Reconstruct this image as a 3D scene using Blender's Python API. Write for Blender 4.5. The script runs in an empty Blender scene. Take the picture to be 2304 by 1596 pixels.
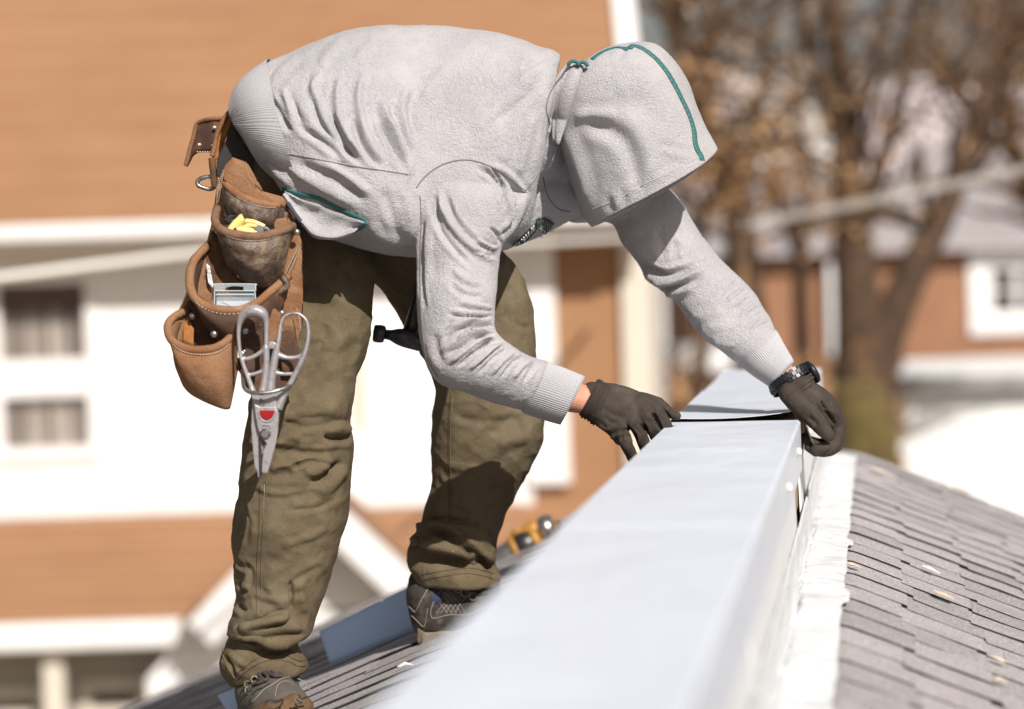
import bpy, bmesh, math, random
import numpy as np
from mathutils import Vector, Matrix, noise as mnoise
from mathutils.bvhtree import BVHTree
random.seed(7); np.random.seed(7)
R_ = math.radians
scene = bpy.context.scene
COL = scene.collection

# ------------------------------------------------------------------ camera
EYE = np.array([0.0, 0.0, 6.6])          # eye height above the street
FPX = 85.0 / 36.0 * 2304.0               # focal length in units of a 2304 wide picture
PITCH, ROLL = 2.83, -1.8
cam_d = bpy.data.cameras.new("camera"); cam = bpy.data.objects.new("camera", cam_d); COL.objects.link(cam)
cam_d.lens = 85.0; cam_d.sensor_width = 36.0; cam_d.clip_start = 0.1; cam_d.clip_end = 2000.0
RM = Matrix.Rotation(R_(90 - PITCH), 3, 'X') @ Matrix.Rotation(R_(ROLL), 3, 'Z')
cam.matrix_world = Matrix.Translation(Vector(EYE)) @ RM.to_4x4()
cam_d.dof.use_dof = True; cam_d.dof.focus_distance = 4.42; cam_d.dof.aperture_fstop = 2.0
cam_d.dof.aperture_blades = 0
scene.camera = cam
RN = np.array(RM)

# ------------------------------------------------------------------ light
SUN_TRAVEL = np.array([-0.33, 0.80, -0.72]); SUN_TRAVEL /= np.linalg.norm(SUN_TRAVEL)
sun_d = bpy.data.lights.new("sun", 'SUN'); sun_d.energy = 4.9; sun_d.angle = R_(0.53); sun_d.color = (1.0, 0.95, 0.88)
sun = bpy.data.objects.new("sun", sun_d); COL.objects.link(sun)
sun.rotation_euler = Vector(SUN_TRAVEL).to_track_quat('-Z', 'Y').to_euler(); sun.location = (3, -6, 14)
world = bpy.data.worlds.new("World"); scene.world = world; world.use_nodes = True
wn = world.node_tree; wn.nodes.clear()
sky = wn.nodes.new('ShaderNodeTexSky'); sky.sky_type = 'NISHITA'; sky.sun_disc = False
sky.sun_elevation = math.asin(-SUN_TRAVEL[2]); sky.sun_rotation = math.atan2(-SUN_TRAVEL[0], -SUN_TRAVEL[1])
sky.air_density = 1.2; sky.dust_density = 2.5; sky.ozone_density = 1.0
bg = wn.nodes.new('ShaderNodeBackground'); bg.inputs['Strength'].default_value = 0.05
hs = wn.nodes.new('ShaderNodeHueSaturation'); hs.inputs['Saturation'].default_value = 0.28
wo = wn.nodes.new('ShaderNodeOutputWorld')
wn.links.new(sky.outputs[0], hs.inputs['Color']); wn.links.new(hs.outputs[0], bg.inputs['Color']); wn.links.new(bg.outputs[0], wo.inputs[0])
scene.view_settings.view_transform = 'Standard'; scene.view_settings.look = 'None'
scene.view_settings.gamma = 1.0; scene.view_settings.use_curve_mapping = False
scene.view_settings.exposure = 0.24

# ------------------------------------------------------------------ measuring helpers (real distances from measured bearings)
def bearing(u, v):
    return RN @ np.array([(u - 1152) / FPX, -(v - 797.85) / FPX, -1.0])
def W(u, v, d):
    return EYE + bearing(u, v) * d
def proj(V):
    L = (np.asarray(V) - EYE) @ RN
    d = -L[:, 2]
    return 1152 + FPX * L[:, 0] / d, 797.85 - FPX * L[:, 1] / d, d
VIEW = RN @ np.array([0, 0, -1.0])
def YP(u, v, y):                      # where a bearing meets the upright plane at distance y
    b = bearing(u, v); return EYE + b * (y / b[1])
PD = bearing(1975, 503); PD[2] = 0; PD /= np.linalg.norm(PD)     # the direction the parapet runs
UP = np.array([0, 0, 1.0]); RG = np.cross(PD, UP)
def XS(a, b, t):                      # right of, above the eye, along the parapet
    return EYE + RG * a + UP * b + PD * t
def roofh(a):
    if a > -0.27:
        x = max(a + 0.10, 0.0)
        return -0.613 - (0.20 * x if x < 0.04 else 0.008 + 0.39 * (x - 0.04))
    x = max(-0.3946 - a, 0.0)
    return -0.613 - (0.34 * x if x < 0.448 else 0.152 + 0.415 * (x - 0.448))

# ------------------------------------------------------------------ object helpers
def tag(o, label=None, cat=None, group=None, kind=None):
    if label: o['label'] = label
    if cat: o['category'] = cat
    if group: o['group'] = group
    if kind: o['kind'] = kind
    return o
def empty(name, loc, label=None, cat=None, group=None, kind=None):
    o = bpy.data.objects.new(name, None); o.empty_display_size = 0.1; o.location = tuple(loc)
    COL.objects.link(o); return tag(o, label, cat, group, kind)
def adopt(o, parent):
    o.parent = parent
    if parent.type == 'EMPTY':
        o.matrix_parent_inverse = Matrix.Translation(-Vector(parent.location))
    return o
def mesh_obj(name, V, F, mat, parent=None, smooth=True, label=None, cat=None, group=None, kind=None, weld=False):
    me = bpy.data.meshes.new(name)
    me.from_pydata([tuple(map(float, p)) for p in V], [], [tuple(int(i) for i in f) for f in F])
    me.validate(); me.update()
    if smooth: me.polygons.foreach_set('use_smooth', [True] * len(me.polygons))
    if mat is not None: me.materials.append(mat)
    o = bpy.data.objects.new(name, me); COL.objects.link(o)
    if parent is not None: adopt(o, parent)
    return tag(o, label, cat, group, kind)
class MB:
    def __init__(s): s.V = []; s.F = []
    def add(s, V, F):
        n = len(s.V); s.V.extend([tuple(map(float, p)) for p in V]); s.F.extend([tuple(int(i) + n for i in f) for f in F]); return s
    def box(s, lo, hi):
        x0, y0, z0 = lo; x1, y1, z1 = hi
        V = [(x0,y0,z0),(x1,y0,z0),(x1,y1,z0),(x0,y1,z0),(x0,y0,z1),(x1,y0,z1),(x1,y1,z1),(x0,y1,z1)]
        return s.add(V, [(0,3,2,1),(4,5,6,7),(0,1,5,4),(1,2,6,5),(2,3,7,6),(3,0,4,7)])
    def prism(s, poly, off):            # poly: world points, off: thickness vector
        n = len(poly); V = [np.array(p) for p in poly] + [np.array(p) + np.array(off) for p in poly]
        F = [tuple(range(n)), tuple(range(2*n-1, n-1, -1))] + [(i, i+n, (i+1) % n + n, (i+1) % n) for i in range(n)]
        return s.add(V, F)
    def build(s, name, mat, parent=None, smooth=False, bevel=0, **k):
        o = mesh_obj(name, s.V, s.F, mat, parent, smooth, **k)
        bm = bmesh.new(); bm.from_mesh(o.data); bmesh.ops.recalc_face_normals(bm, faces=bm.faces); bm.to_mesh(o.data); bm.free()
        if bevel:
            m = o.modifiers.new('bevel', 'BEVEL'); m.width = bevel; m.segments = 2; m.limit_method = 'ANGLE'
        return o
def crs(P, n):                          # Catmull-Rom resampling
    P = np.asarray(P, float); k = len(P)
    if k == 2: return P[0] + (P[1] - P[0]) * np.linspace(0, 1, n)[:, None]
    Q = np.vstack([2*P[0]-P[1], P, 2*P[-1]-P[-2]]); out = []
    for s in np.linspace(0, k - 1 - 1e-9, n):
        i = int(s); t = s - i; a, b, c, d = Q[i:i+4]
        out.append(0.5*((2*b)+(c-a)*t+(2*a-5*b+4*c-d)*t*t+(3*b-a-3*c+d)*t**3))
    return np.array(out)
def tube(P, r, n=8, closed=False, flat=None, fr=1.0, caps=True):
    P = np.asarray(P, float); m = len(P); r = np.ones(m) * r if np.isscalar(r) else np.asarray(r, float)
    T = np.roll(P, -1, 0) - np.roll(P, 1, 0) if closed else np.gradient(P, axis=0)
    T /= np.linalg.norm(T, axis=1)[:, None] + 1e-12
    up = np.array(flat) if flat is not None else (np.array([0, 0, 1.0]) if abs(T[0][2]) < 0.9 else np.array([1.0, 0, 0]))
    V = []; s = None
    for i in range(m):
        if flat is not None or s is None: a = np.cross(T[i], up)
        else: a = s - T[i] * np.dot(s, T[i])
        a /= np.linalg.norm(a) + 1e-12; s = a; b = np.cross(a, T[i])
        for k in range(n):
            t = 2 * math.pi * k / n
            V.append(P[i] + r[i] * (a * math.cos(t) + b * math.sin(t) * fr))
    F = []
    for i in range(m if closed else m - 1):
        j = (i + 1) % m
        for k in range(n): F.append((i*n+k, i*n+(k+1) % n, j*n+(k+1) % n, j*n+k))
    if caps and not closed: F += [tuple(range(n-1, -1, -1)), tuple(range((m-1)*n, m*n))]
    return V, F
def dense(me):
    V = np.empty(len(me.vertices)*3); me.vertices.foreach_get('co', V); return V.reshape(-1, 3)
def vnormals(me):
    N = np.empty(len(me.vertices)*3); me.vertices.foreach_get('normal', N); return N.reshape(-1, 3)
def setco(me, V): me.vertices.foreach_set('co', np.asarray(V).ravel()); me.update()
def edges(me):
    E = np.empty(len(me.edges)*2, dtype=np.int64); me.edges.foreach_get('vertices', E); return E.reshape(-1, 2)
def relax(me, it, k=0.5):
    V = dense(me); E = edges(me); n = len(V)
    deg = np.bincount(E.ravel(), minlength=n).astype(float)[:, None]
    for _ in range(it):
        S = np.stack([np.bincount(E[:, 0], V[E[:, 1], c], n) + np.bincount(E[:, 1], V[E[:, 0], c], n) for c in range(3)], 1)
        V = V + k * (S / np.maximum(deg, 1) - V)
    setco(me, V)
def fuse(name, parts, voxel, it=4, mat=None, parent=None):
    mb = MB()
    for V, F in parts: mb.add(V, F)
    o = mb.build(name + '_tmp', None, smooth=False)
    m = o.modifiers.new('r', 'REMESH'); m.mode = 'VOXEL'; m.voxel_size = voxel
    dg = bpy.context.evaluated_depsgraph_get(); me = bpy.data.meshes.new_from_object(o.evaluated_get(dg))
    bpy.data.objects.remove(o); me.name = name
    relax(me, it)
    me.polygons.foreach_set('use_smooth', [True] * len(me.polygons))
    if mat: me.materials.clear(); me.materials.append(mat)
    ob = bpy.data.objects.new(name, me); COL.objects.link(ob)
    if parent is not None: adopt(ob, parent)
    return ob
def loft(st, n=48, m=60, ex=2.0, caps=True, tilt=None):
    """st rows: (uA,vA, uB,vB, depth, halfdepth): two outline points at a measured distance"""
    S = crs(st, m); V = []
    for i, r in enumerate(S):
        tl = tilt(i / (m - 1)) if tilt else 0.0
        A = W(r[0], r[1], r[4] + tl); B = W(r[2], r[3], r[4] - tl); c = (A + B) / 2; a = (A - B) / 2
        for k in range(n):
            t = 2 * math.pi * k / n; ct, s_ = math.cos(t), math.sin(t)
            V.append(c + a * math.copysign(abs(ct) ** (2/ex), ct) - VIEW * r[5] * math.copysign(abs(s_) ** (2/ex), s_))
    F = [(i*n+k, i*n+(k+1) % n, (i+1)*n+(k+1) % n, (i+1)*n+k) for i in range(m-1) for k in range(n)]
    if caps: F += [tuple(range(n-1, -1, -1)), tuple(range((m-1)*n, m*n))]
    return V, F
def blob(pts, n=14, m=10):
    """chain of (u,v,d,radius_px) -> rounded tapered limb"""
    Q = crs(pts, m * (len(pts) - 1)) if len(pts) > 2 else crs(pts, m)
    P = [W(q[0], q[1], q[2]) for q in Q]; r = [q[3] * q[2] / FPX for q in Q]
    # round ends
    P = np.array(P); r = np.array(r); T0 = P[0]-P[1]; T0 /= np.linalg.norm(T0); T1 = P[-1]-P[-2]; T1 /= np.linalg.norm(T1)
    hd = [(math.cos(a), math.sin(a)) for a in np.linspace(0.15, math.pi/2, 5)[:-1]]
    pre = [P[0] + T0*r[0]*c for c, s in hd]; prr = [r[0]*s for c, s in hd]
    post = [P[-1] + T1*r[-1]*c for c, s in hd][::-1]; por = [r[-1]*s for c, s in hd][::-1]
    return tube(np.vstack([pre, P, post]), np.concatenate([prr, r, por]), n)
def bump_strokes(me, strokes, gate=None, iters=0):
    """push soft ridges (+) and creases (-) into cloth: each (points, width, amount_mm[, dmin, dmax, sharp])"""
    V = dense(me); N = vnormals(me); u, v, d = proj(V)
    tov = EYE - V; tov /= np.linalg.norm(tov, axis=1)[:, None]
    fac = np.clip((np.einsum('ij,ij->i', N, tov) + 0.05) / 0.3, 0, 1)
    D = np.zeros(len(V))
    for s in strokes:
        pts = crs(s[0], max(6, 5 * len(s[0]))); w = s[1]; amp = s[2] / 1000.0
        d0, d1 = (s[3], s[4]) if len(s) > 4 else (0, 99)
        sel = np.where((u > pts[:, 0].min()-3*w) & (u < pts[:, 0].max()+3*w) & (v > pts[:, 1].min()-3*w) & (v < pts[:, 1].max()+3*w) & (fac > 0) & (d > d0) & (d < d1))[0]
        if len(sel) == 0: continue
        X = np.stack([u[sel], v[sel]], 1); best = np.full(len(sel), 1e9); par = np.zeros(len(sel)); sgn = np.zeros(len(sel))
        L = np.concatenate([[0], np.cumsum(np.linalg.norm(np.diff(pts, axis=0), axis=1))])
        for i in range(len(pts)-1):
            a, b = pts[i], pts[i+1]; ab = b - a; l2 = ab @ ab + 1e-9
            t = np.clip(((X - a) @ ab) / l2, 0, 1); q = X - (a + t[:, None]*ab); q2 = np.linalg.norm(q, axis=1)
            m_ = q2 < best; best[m_] = q2[m_]; par[m_] = (L[i] + t*math.sqrt(l2))[m_] / L[-1]
            sgn[m_] = np.sign(ab[0]*q[:, 1] - ab[1]*q[:, 0])[m_]
        x = best / w; taper = np.clip(np.minimum(par, 1 - par) / 0.22, 0, 1); taper = taper*taper*(3-2*taper)
        prof = np.exp(-x*x*1.6) - 0.35*np.exp(-(x-1.5)**2*2.0)
        D[sel] += amp * prof * taper * fac[sel]
    setco(me, V + N * D[:, None])
def noise_disp(me, scale, amp, seed=0.0, stretch=(1, 1, 1), mask=None, ridged=False):
    V = dense(me); N = vnormals(me); X = V * np.array(stretch) * scale + seed
    out = np.empty(len(V))
    for i, p in enumerate(X):
        q = mnoise.noise(Vector(p)); out[i] = (1 - 2.2*abs(q)) if ridged else q
    if mask is not None: out = out * mask(V)
    setco(me, V + N * (out * amp)[:, None])
def bvh_of(*obs):
    V = []; F = []
    for o in obs:
        n = len(V); V += [v.co.copy() for v in o.data.vertices]; F += [tuple(i + n for i in p.vertices) for p in o.data.polygons]
    return BVHTree.FromPolygons(V, F)
def hit(bvh, u, v, default_d=4.4):
    b = Vector(bearing(u, v)).normalized(); h = bvh.ray_cast(Vector(EYE), b)
    if h[0] is None:
        return W(u, v, default_d), -np.array(b)
    n = np.array(h[1]);
    if n @ np.array(b) > 0: n = -n
    return np.array(h[0]), n
def seam(name, bvh, pts, r, mat, parent, lift=0.0, n=None, smoothd=True, fr=1.0, **k):
    """a cord or tape lying on cloth along a measured line"""
    Q = crs(pts, n or max(8, 8*len(pts))); H = [hit(bvh, *q[:2]) for q in Q]; P = np.array([h[0] + h[1]*lift for h in H])
    d = (P - EYE) @ VIEW; med = np.median(d)
    for i in range(len(P)):
        lo, hi = max(0, i-3), min(len(P), i+4); m_ = np.median(d[lo:hi])
        if abs(d[i]-m_) > 0.02: P[i] = EYE + (P[i]-EYE) * (m_/d[i])
    nrm = H[len(H)//2][1]
    V, F = tube(P, r, 6, flat=nrm if fr != 1.0 else None, fr=fr)
    return mesh_obj(name, V, F, mat, parent, True, **k)

def strip(name, bvh, pts, w, m_, parent, lift=0.001, n=None, crown=0.0008, th=0.0012, **k):
    """flat woven tape following the cloth under it"""
    Q = crs(pts, n or max(10, 8*len(pts))); H = [hit(bvh, *q[:2]) for q in Q]; P = np.array([h[0] for h in H]); N = np.array([h[1] for h in H])
    ok = np.linalg.norm(np.diff(P, axis=0), axis=1); d = (P-EYE) @ VIEW
    for i in range(len(P)):
        m_d = np.median(d[max(0, i-3):i+4])
        if abs(d[i]-m_d) > .015: P[i] = EYE + (P[i]-EYE)*(m_d/d[i])
    for _ in range(3): N[1:-1] = (N[:-2]+N[1:-1]*2+N[2:]); N /= np.linalg.norm(N, axis=1)[:, None]; P[1:-1] = (P[:-2]+2*P[1:-1]+P[2:])/4
    T = np.gradient(P, axis=0); T /= np.linalg.norm(T, axis=1)[:, None]+1e-9; V = []; F = []
    xs = [-1, -.55, 0, .55, 1]; hs = [0, .8, 1, .8, 0]
    for i in range(len(P)):
        s = np.cross(T[i], N[i]); s /= np.linalg.norm(s)+1e-9
        V += [P[i] + s*w*x + N[i]*(lift + crown*h) for x, h in zip(xs, hs)] + [P[i] + s*w*x + N[i]*(lift-th) for x in (1, -1)]
    for i in range(len(P)-1):
        for j in range(7): F.append((7*i+j, 7*i+(j+1) % 7, 7*i+7+(j+1) % 7, 7*i+7+j))
    return mesh_obj(name, V, F, m_, parent, True, **k)

# ------------------------------------------------------------------ materials
def mat(name, col, rough=0.8, metal=0.0, spec=0.5, layers=(), bump=None, coat=0.0, sheen=0.0, transmission=0.0, alpha=1.0, rib=None, sss=0.0):
    """layers: (scale, detail, colour, low, high, stretch) noise patches of another colour; bump: list of (scale, strength, distance)"""
    m = bpy.data.materials.new(name); m.use_nodes = True; nt = m.node_tree; P = nt.nodes['Principled BSDF']
    P.inputs['Roughness'].default_value = rough; P.inputs['Metallic'].default_value = metal
    P.inputs['Specular IOR Level'].default_value = spec; P.inputs['Coat Weight'].default_value = coat
    P.inputs['Sheen Weight'].default_value = sheen; P.inputs['Transmission Weight'].default_value = transmission; P.inputs['Alpha'].default_value = alpha
    tc = nt.nodes.new('ShaderNodeTexCoord'); prev = None
    rgb = nt.nodes.new('ShaderNodeRGB'); rgb.outputs[0].default_value = (*col, 1); prev = rgb.outputs[0]
    def nz(scale, detail, stretch):
        mp = nt.nodes.new('ShaderNodeMapping'); mp.inputs['Scale'].default_value = stretch
        nt.links.new(tc.outputs['Object'], mp.inputs[0])
        n = nt.nodes.new('ShaderNodeTexNoise'); n.inputs['Scale'].default_value = scale; n.inputs['Detail'].default_value = detail; n.inputs['Roughness'].default_value = 0.6
        nt.links.new(mp.outputs[0], n.inputs['Vector']); return n.outputs[0]
    for L in layers:
        sc, de, c, lo, hi = L[:5]; st = L[5] if len(L) > 5 else (1, 1, 1)
        mr = nt.nodes.new('ShaderNodeMapRange'); mr.inputs[1].default_value = lo; mr.inputs[2].default_value = hi; nt.links.new(nz(sc, de, st), mr.inputs[0])
        mx = nt.nodes.new('ShaderNodeMix'); mx.data_type = 'RGBA'; nt.links.new(mr.outputs[0], mx.inputs[0]); nt.links.new(prev, mx.inputs[6])
        mx.inputs[7].default_value = (*c, 1); prev = mx.outputs[2]
    nt.links.new(prev, P.inputs['Base Color'])
    h = None
    if bump:
        for b in bump:
            sc, st, di = b[:3]; stt = b[3] if len(b) > 3 else (1, 1, 1)
            bn = nt.nodes.new('ShaderNodeBump'); bn.inputs['Strength'].default_value = st; bn.inputs['Distance'].default_value = di
            nt.links.new(nz(sc, 3, stt), bn.inputs['Height'])
            if h is not None: nt.links.new(h, bn.inputs['Normal'])
            h = bn.outputs[0]
    if rib:
        wv = nt.nodes.new('ShaderNodeTexWave'); wv.inputs['Scale'].default_value = rib[0]; wv.bands_direction = rib[3] if len(rib) > 3 else 'DIAGONAL'
        nt.links.new(tc.outputs['Object'], wv.inputs[0]); bn = nt.nodes.new('ShaderNodeBump'); bn.inputs['Strength'].default_value = rib[1]; bn.inputs['Distance'].default_value = rib[2]
        nt.links.new(wv.outputs[1], bn.inputs['Height'])
        if h is not None: nt.links.new(h, bn.inputs['Normal'])
        h = bn.outputs[0]
    if h is not None: nt.links.new(h, P.inputs['Normal'])
    return m
M = {}
M['fleece'] = mat('heather_fleece', (0.445, 0.43, 0.455), 0.95, spec=0.12, sheen=0.15,
    layers=[(520, 3, (0.27, 0.24, 0.235), 0.50, 0.72), (380, 2, (0.60, 0.585, 0.61), 0.54, 0.74), (3, 4, (0.44, 0.415, 0.41), 0.5, 0.75), (9, 3, (0.52, 0.49, 0.50), 0.45, 0.7)],
    bump=[(380, 1.0, 0.0042), (150, 0.5, 0.003), (40, 0.25, 0.004)])
M['rib'] = mat('rib_knit', (0.43, 0.42, 0.44), 0.95, spec=0.15, layers=[(500, 2, (0.3, 0.28, 0.28), 0.5, 0.75)], bump=[(400, 0.4, 0.001)])
M['lining'] = mat('navy_lining', (0.05, 0.05, 0.08), 0.9, bump=[(500, 0.4, 0.001)])
M['teal'] = mat('teal_tape', (0.02, 0.115, 0.115), 0.75, layers=[(600, 2, (0.04, 0.2, 0.19), 0.5, 0.7)], bump=[(700, 0.4, 0.001)])
M['thread'] = mat('pale_thread', (0.42, 0.40, 0.36), 0.9)
M['whiteprint'] = mat('white_print', (0.75, 0.76, 0.75), 0.8)
M['blackprint'] = mat('dark_green_print', (0.02, 0.045, 0.045), 0.8)
M['seamdark'] = mat('seam_thread', (0.17, 0.15, 0.145), 0.95)
M['canvas'] = mat('olive_canvas', (0.138, 0.106, 0.064), 0.92, spec=0.2,
    layers=[(600, 2, (0.085, 0.064, 0.038), 0.48, 0.66), (14, 5, (0.08, 0.06, 0.037), 0.50, 0.72), (6, 4, (0.165, 0.135, 0.088), 0.54, 0.72), (30, 6, (0.36, 0.34, 0.28), 0.72, 0.8)],
    bump=[(24, 0.4, 0.007, (1, 1, 1.5)), (90, 0.35, 0.0015, (1.6, 1, 1)), (900, 0.5, 0.0008)])
M['piping'] = mat('shoe_piping', (0.26, 0.235, 0.21), 0.8)
M['stitch'] = mat('brown_stitch', (0.05, 0.032, 0.018), 0.9)
M['stitchpale'] = mat('cream_stitch', (0.62, 0.55, 0.45), 0.85)
M['glove'] = mat('knit_glove', (0.046, 0.035, 0.027), 0.85, spec=0.35,
    layers=[(25, 4, (0.078, 0.063, 0.05), 0.5, 0.75), (700, 2, (0.028, 0.022, 0.018), 0.5, 0.7)], bump=[(650, 0.6, 0.0012), (60, 0.3, 0.003)])
M['skin'] = mat('skin', (0.62, 0.30, 0.20), 0.55, layers=[(30, 4, (0.5, 0.2, 0.13), 0.45, 0.7)], bump=[(200, 0.25, 0.001)])
M['hair'] = mat('hair', (0.03, 0.02, 0.012), 0.8)
M['suede'] = mat('tan_suede', (0.27, 0.145, 0.08), 0.95, spec=0.15,
    layers=[(12, 4, (0.2, 0.085, 0.038), 0.45, 0.68), (350, 3, (0.17, 0.08, 0.04), 0.52, 0.7), (20, 4, (0.38, 0.22, 0.12), 0.6, 0.78)], bump=[(330, 0.8, 0.0018), (30, 0.35, 0.004)])
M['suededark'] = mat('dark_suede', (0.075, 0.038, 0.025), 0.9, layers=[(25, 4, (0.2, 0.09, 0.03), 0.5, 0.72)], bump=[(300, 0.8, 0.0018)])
M['rimleather'] = mat('rolled_leather', (0.185, 0.098, 0.055), 0.8, layers=[(60, 4, (0.105, 0.055, 0.035), 0.45, 0.7)], bump=[(260, 0.7, 0.0015)])
M['worn'] = mat('worn_greasy_leather', (0.085, 0.052, 0.035), 0.55, spec=0.6,
    layers=[(22, 6, (0.24, 0.17, 0.105), 0.5, 0.68), (45, 5, (0.04, 0.025, 0.018), 0.5, 0.66), (28, 5, (0.6, 0.56, 0.5), 0.72, 0.78)], bump=[(60, 0.8, 0.006), (220, 0.5, 0.002)])
M['orangeleather'] = mat('orange_leather', (0.38, 0.155, 0.04), 0.9, layers=[(30, 4, (0.2, 0.075, 0.025), 0.5, 0.72)], bump=[(300, 0.7, 0.0015)])
M['blackleather'] = mat('black_webbing', (0.022, 0.018, 0.018), 0.8, bump=[(300, 0.5, 0.001)])
M['snip'] = mat('grey_cast_metal', (0.36, 0.335, 0.345), 0.38, metal=0.35, layers=[(80, 4, (0.22, 0.20, 0.20), 0.56, 0.7), (300, 3, (0.15, 0.13, 0.12), 0.68, 0.74)], bump=[(500, 0.15, 0.0006)])
M['steel'] = mat('worn_steel', (0.42, 0.39, 0.37), 0.3, metal=0.9, layers=[(90, 4, (0.2, 0.17, 0.15), 0.5, 0.7)])
M['darksteel'] = mat('dark_steel', (0.07, 0.07, 0.08), 0.4, metal=0.6)
M['red'] = mat('red_badge', (0.28, 0.004, 0.006), 0.25, spec=0.7)
M['yellow'] = mat('pale_yellow_plastic', (0.78, 0.62, 0.22), 0.4)
M['amber'] = mat('amber_plastic', (0.38, 0.18, 0.03), 0.4, layers=[(60, 3, (0.4, 0.18, 0.03), 0.55, 0.75)])
M['blackplastic'] = mat('black_plastic', (0.018, 0.017, 0.018), 0.35, spec=0.6)
M['greyplastic'] = mat('grey_plastic', (0.18, 0.17, 0.165), 0.5)
M['clearplastic'] = mat('clear_blister_plastic', (0.7, 0.78, 0.85), 0.06, spec=0.8, alpha=0.22)
M['card'] = mat('pale_card', (0.5, 0.56, 0.62), 0.6)
M['watch'] = mat('black_ceramic', (0.010, 0.010, 0.013), 0.38, spec=0.45)
M['shoe'] = mat('shoe_fabric', (0.032, 0.026, 0.022), 0.85, layers=[(30, 4, (0.13, 0.11, 0.09), 0.5, 0.75)], bump=[(300, 0.6, 0.0015)])
M['shoegrey'] = mat('dusty_shoe_suede', (0.095, 0.081, 0.068), 0.92, layers=[(20, 4, (0.09, 0.075, 0.06), 0.5, 0.7)], bump=[(350, 0.7, 0.0015)])
M['sole'] = mat('shoe_sole', (0.22, 0.18, 0.145), 0.85, layers=[(30, 4, (0.12, 0.075, 0.035), 0.45, 0.7)], bump=[(60, 0.5, 0.003)])
M['rubber'] = mat('muddy_rubber', (0.12, 0.065, 0.028), 0.75, layers=[(40, 4, (0.03, 0.02, 0.014), 0.5, 0.68)], bump=[(70, 0.6, 0.004)])
M['lace'] = mat('shoe_lace', (0.04, 0.032, 0.028), 0.85, layers=[(500, 2, (0.13, 0.1, 0.08), 0.5, 0.7)])
M['sock'] = mat('navy_sock', (0.03, 0.035, 0.07), 0.9)
M['coping'] = mat('white_coated_metal', (0.69, 0.735, 0.83), 0.34, spec=0.5, coat=0.0,
    layers=[(5, 4, (0.65, 0.695, 0.79), 0.5, 0.75), (30, 5, (0.76, 0.78, 0.83), 0.6, 0.75)], bump=[(7, 0.28, 0.03, (1, .5, 1)), (2.2, 0.2, 0.05), (60, 0.05, 0.002)])
M['sidemetal'] = mat('white_side_sheet', (0.80, 0.81, 0.83), 0.35, spec=0.5, layers=[(14, 4, (0.6, 0.56, 0.55), 0.6, 0.8)], bump=[(6, 0.2, 0.03)])
M['membrane'] = mat('white_flashing_membrane', (0.66, 0.67, 0.69), 0.5, layers=[(10, 5, (0.50, 0.49, 0.49), 0.55, 0.8)], bump=[(20, 0.8, 0.015)])
M['skylitsheet'] = mat('skylight_tinted_sheet', (0.44, 0.59, 0.86), 0.45, spec=0.4)  # blue skylight of the shade painted into the pale metal's colour
M['timber'] = mat('timber', (0.42, 0.27, 0.14), 0.85, layers=[(20, 4, (0.25, 0.14, 0.07), 0.45, 0.7, (1, 1, 0.1))])
def shingle_mat(name, c1, c2, c3):
    return mat(name, c1, 0.95, spec=0.15, layers=[(260, 3, c2, 0.52, 0.66), (210, 3, c3, 0.56, 0.70), (7, 3, tuple(0.78*x for x in c1), 0.5, 0.8)], bump=[(480, 1.0, 0.004), (40, 0.4, 0.004)])
M['shA'] = shingle_mat('grey_granules', (0.50, 0.465, 0.475), (0.10, 0.085, 0.085), (0.95, 0.93, 0.93))
M['shB'] = shingle_mat('dark_granules', (0.44, 0.405, 0.41), (0.09, 0.075, 0.075), (0.88, 0.85, 0.85))
M['shC'] = shingle_mat('mauve_granules', (0.53, 0.485, 0.50), (0.12, 0.10, 0.10), (0.98, 0.95, 0.96))
M['felt'] = mat('black_felt', (0.03, 0.027, 0.026), 0.95)
M['offwhite'] = mat('white_paint', (0.78, 0.76, 0.76), 0.6, layers=[(3, 4, (0.70, 0.67, 0.66), 0.5, 0.75)])
M['wallwhite'] = mat('white_siding', (0.80, 0.80, 0.79), 0.7, layers=[(2, 4, (0.73, 0.72, 0.71), 0.5, 0.8)])
M['creampaint'] = mat('cream_paint', (0.62, 0.56, 0.48), 0.7)
M['greypaint'] = mat('grey_paint', (0.36, 0.33, 0.30), 0.8)
M['tileA'] = mat('orange_shingle', (0.315, 0.165, 0.082), 0.85, layers=[(0.7, 5, (0.27, 0.135, 0.066), 0.42, 0.7), (25, 3, (0.36, 0.2, 0.11), 0.55, 0.75)], bump=[(40, 0.4, 0.02)])
M['tileB'] = mat('rust_shingle', (0.30, 0.153, 0.075), 0.85, layers=[(0.9, 5, (0.255, 0.125, 0.062), 0.42, 0.7)], bump=[(40, 0.4, 0.02)])
M['brick'] = mat('brown_brick', (0.30, 0.15, 0.082), 0.85, layers=[(1.5, 5, (0.23, 0.11, 0.06), 0.45, 0.7), (14, 3, (0.38, 0.22, 0.14), 0.6, 0.75)])
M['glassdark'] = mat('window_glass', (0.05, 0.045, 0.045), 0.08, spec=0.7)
M['windowpane'] = mat('clear_window_pane', (0.2, 0.2, 0.2), 0.05, spec=0.6, alpha=0.12)
M['curtain'] = mat('curtain', (0.62, 0.55, 0.48), 0.9, layers=[(4, 2, (0.20, 0.15, 0.13), 0.4, 0.62, (3, 1, 0.05))])
M['blind'] = mat('maroon_blind', (0.11, 0.055, 0.045), 0.9)
M['bark'] = mat('bark', (0.095, 0.052, 0.03), 0.95, layers=[(5, 5, (0.045, 0.027, 0.018), 0.4, 0.65), (2, 4, (0.26, 0.15, 0.06), 0.55, 0.75)], bump=[(14, 0.8, 0.04)])
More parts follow.
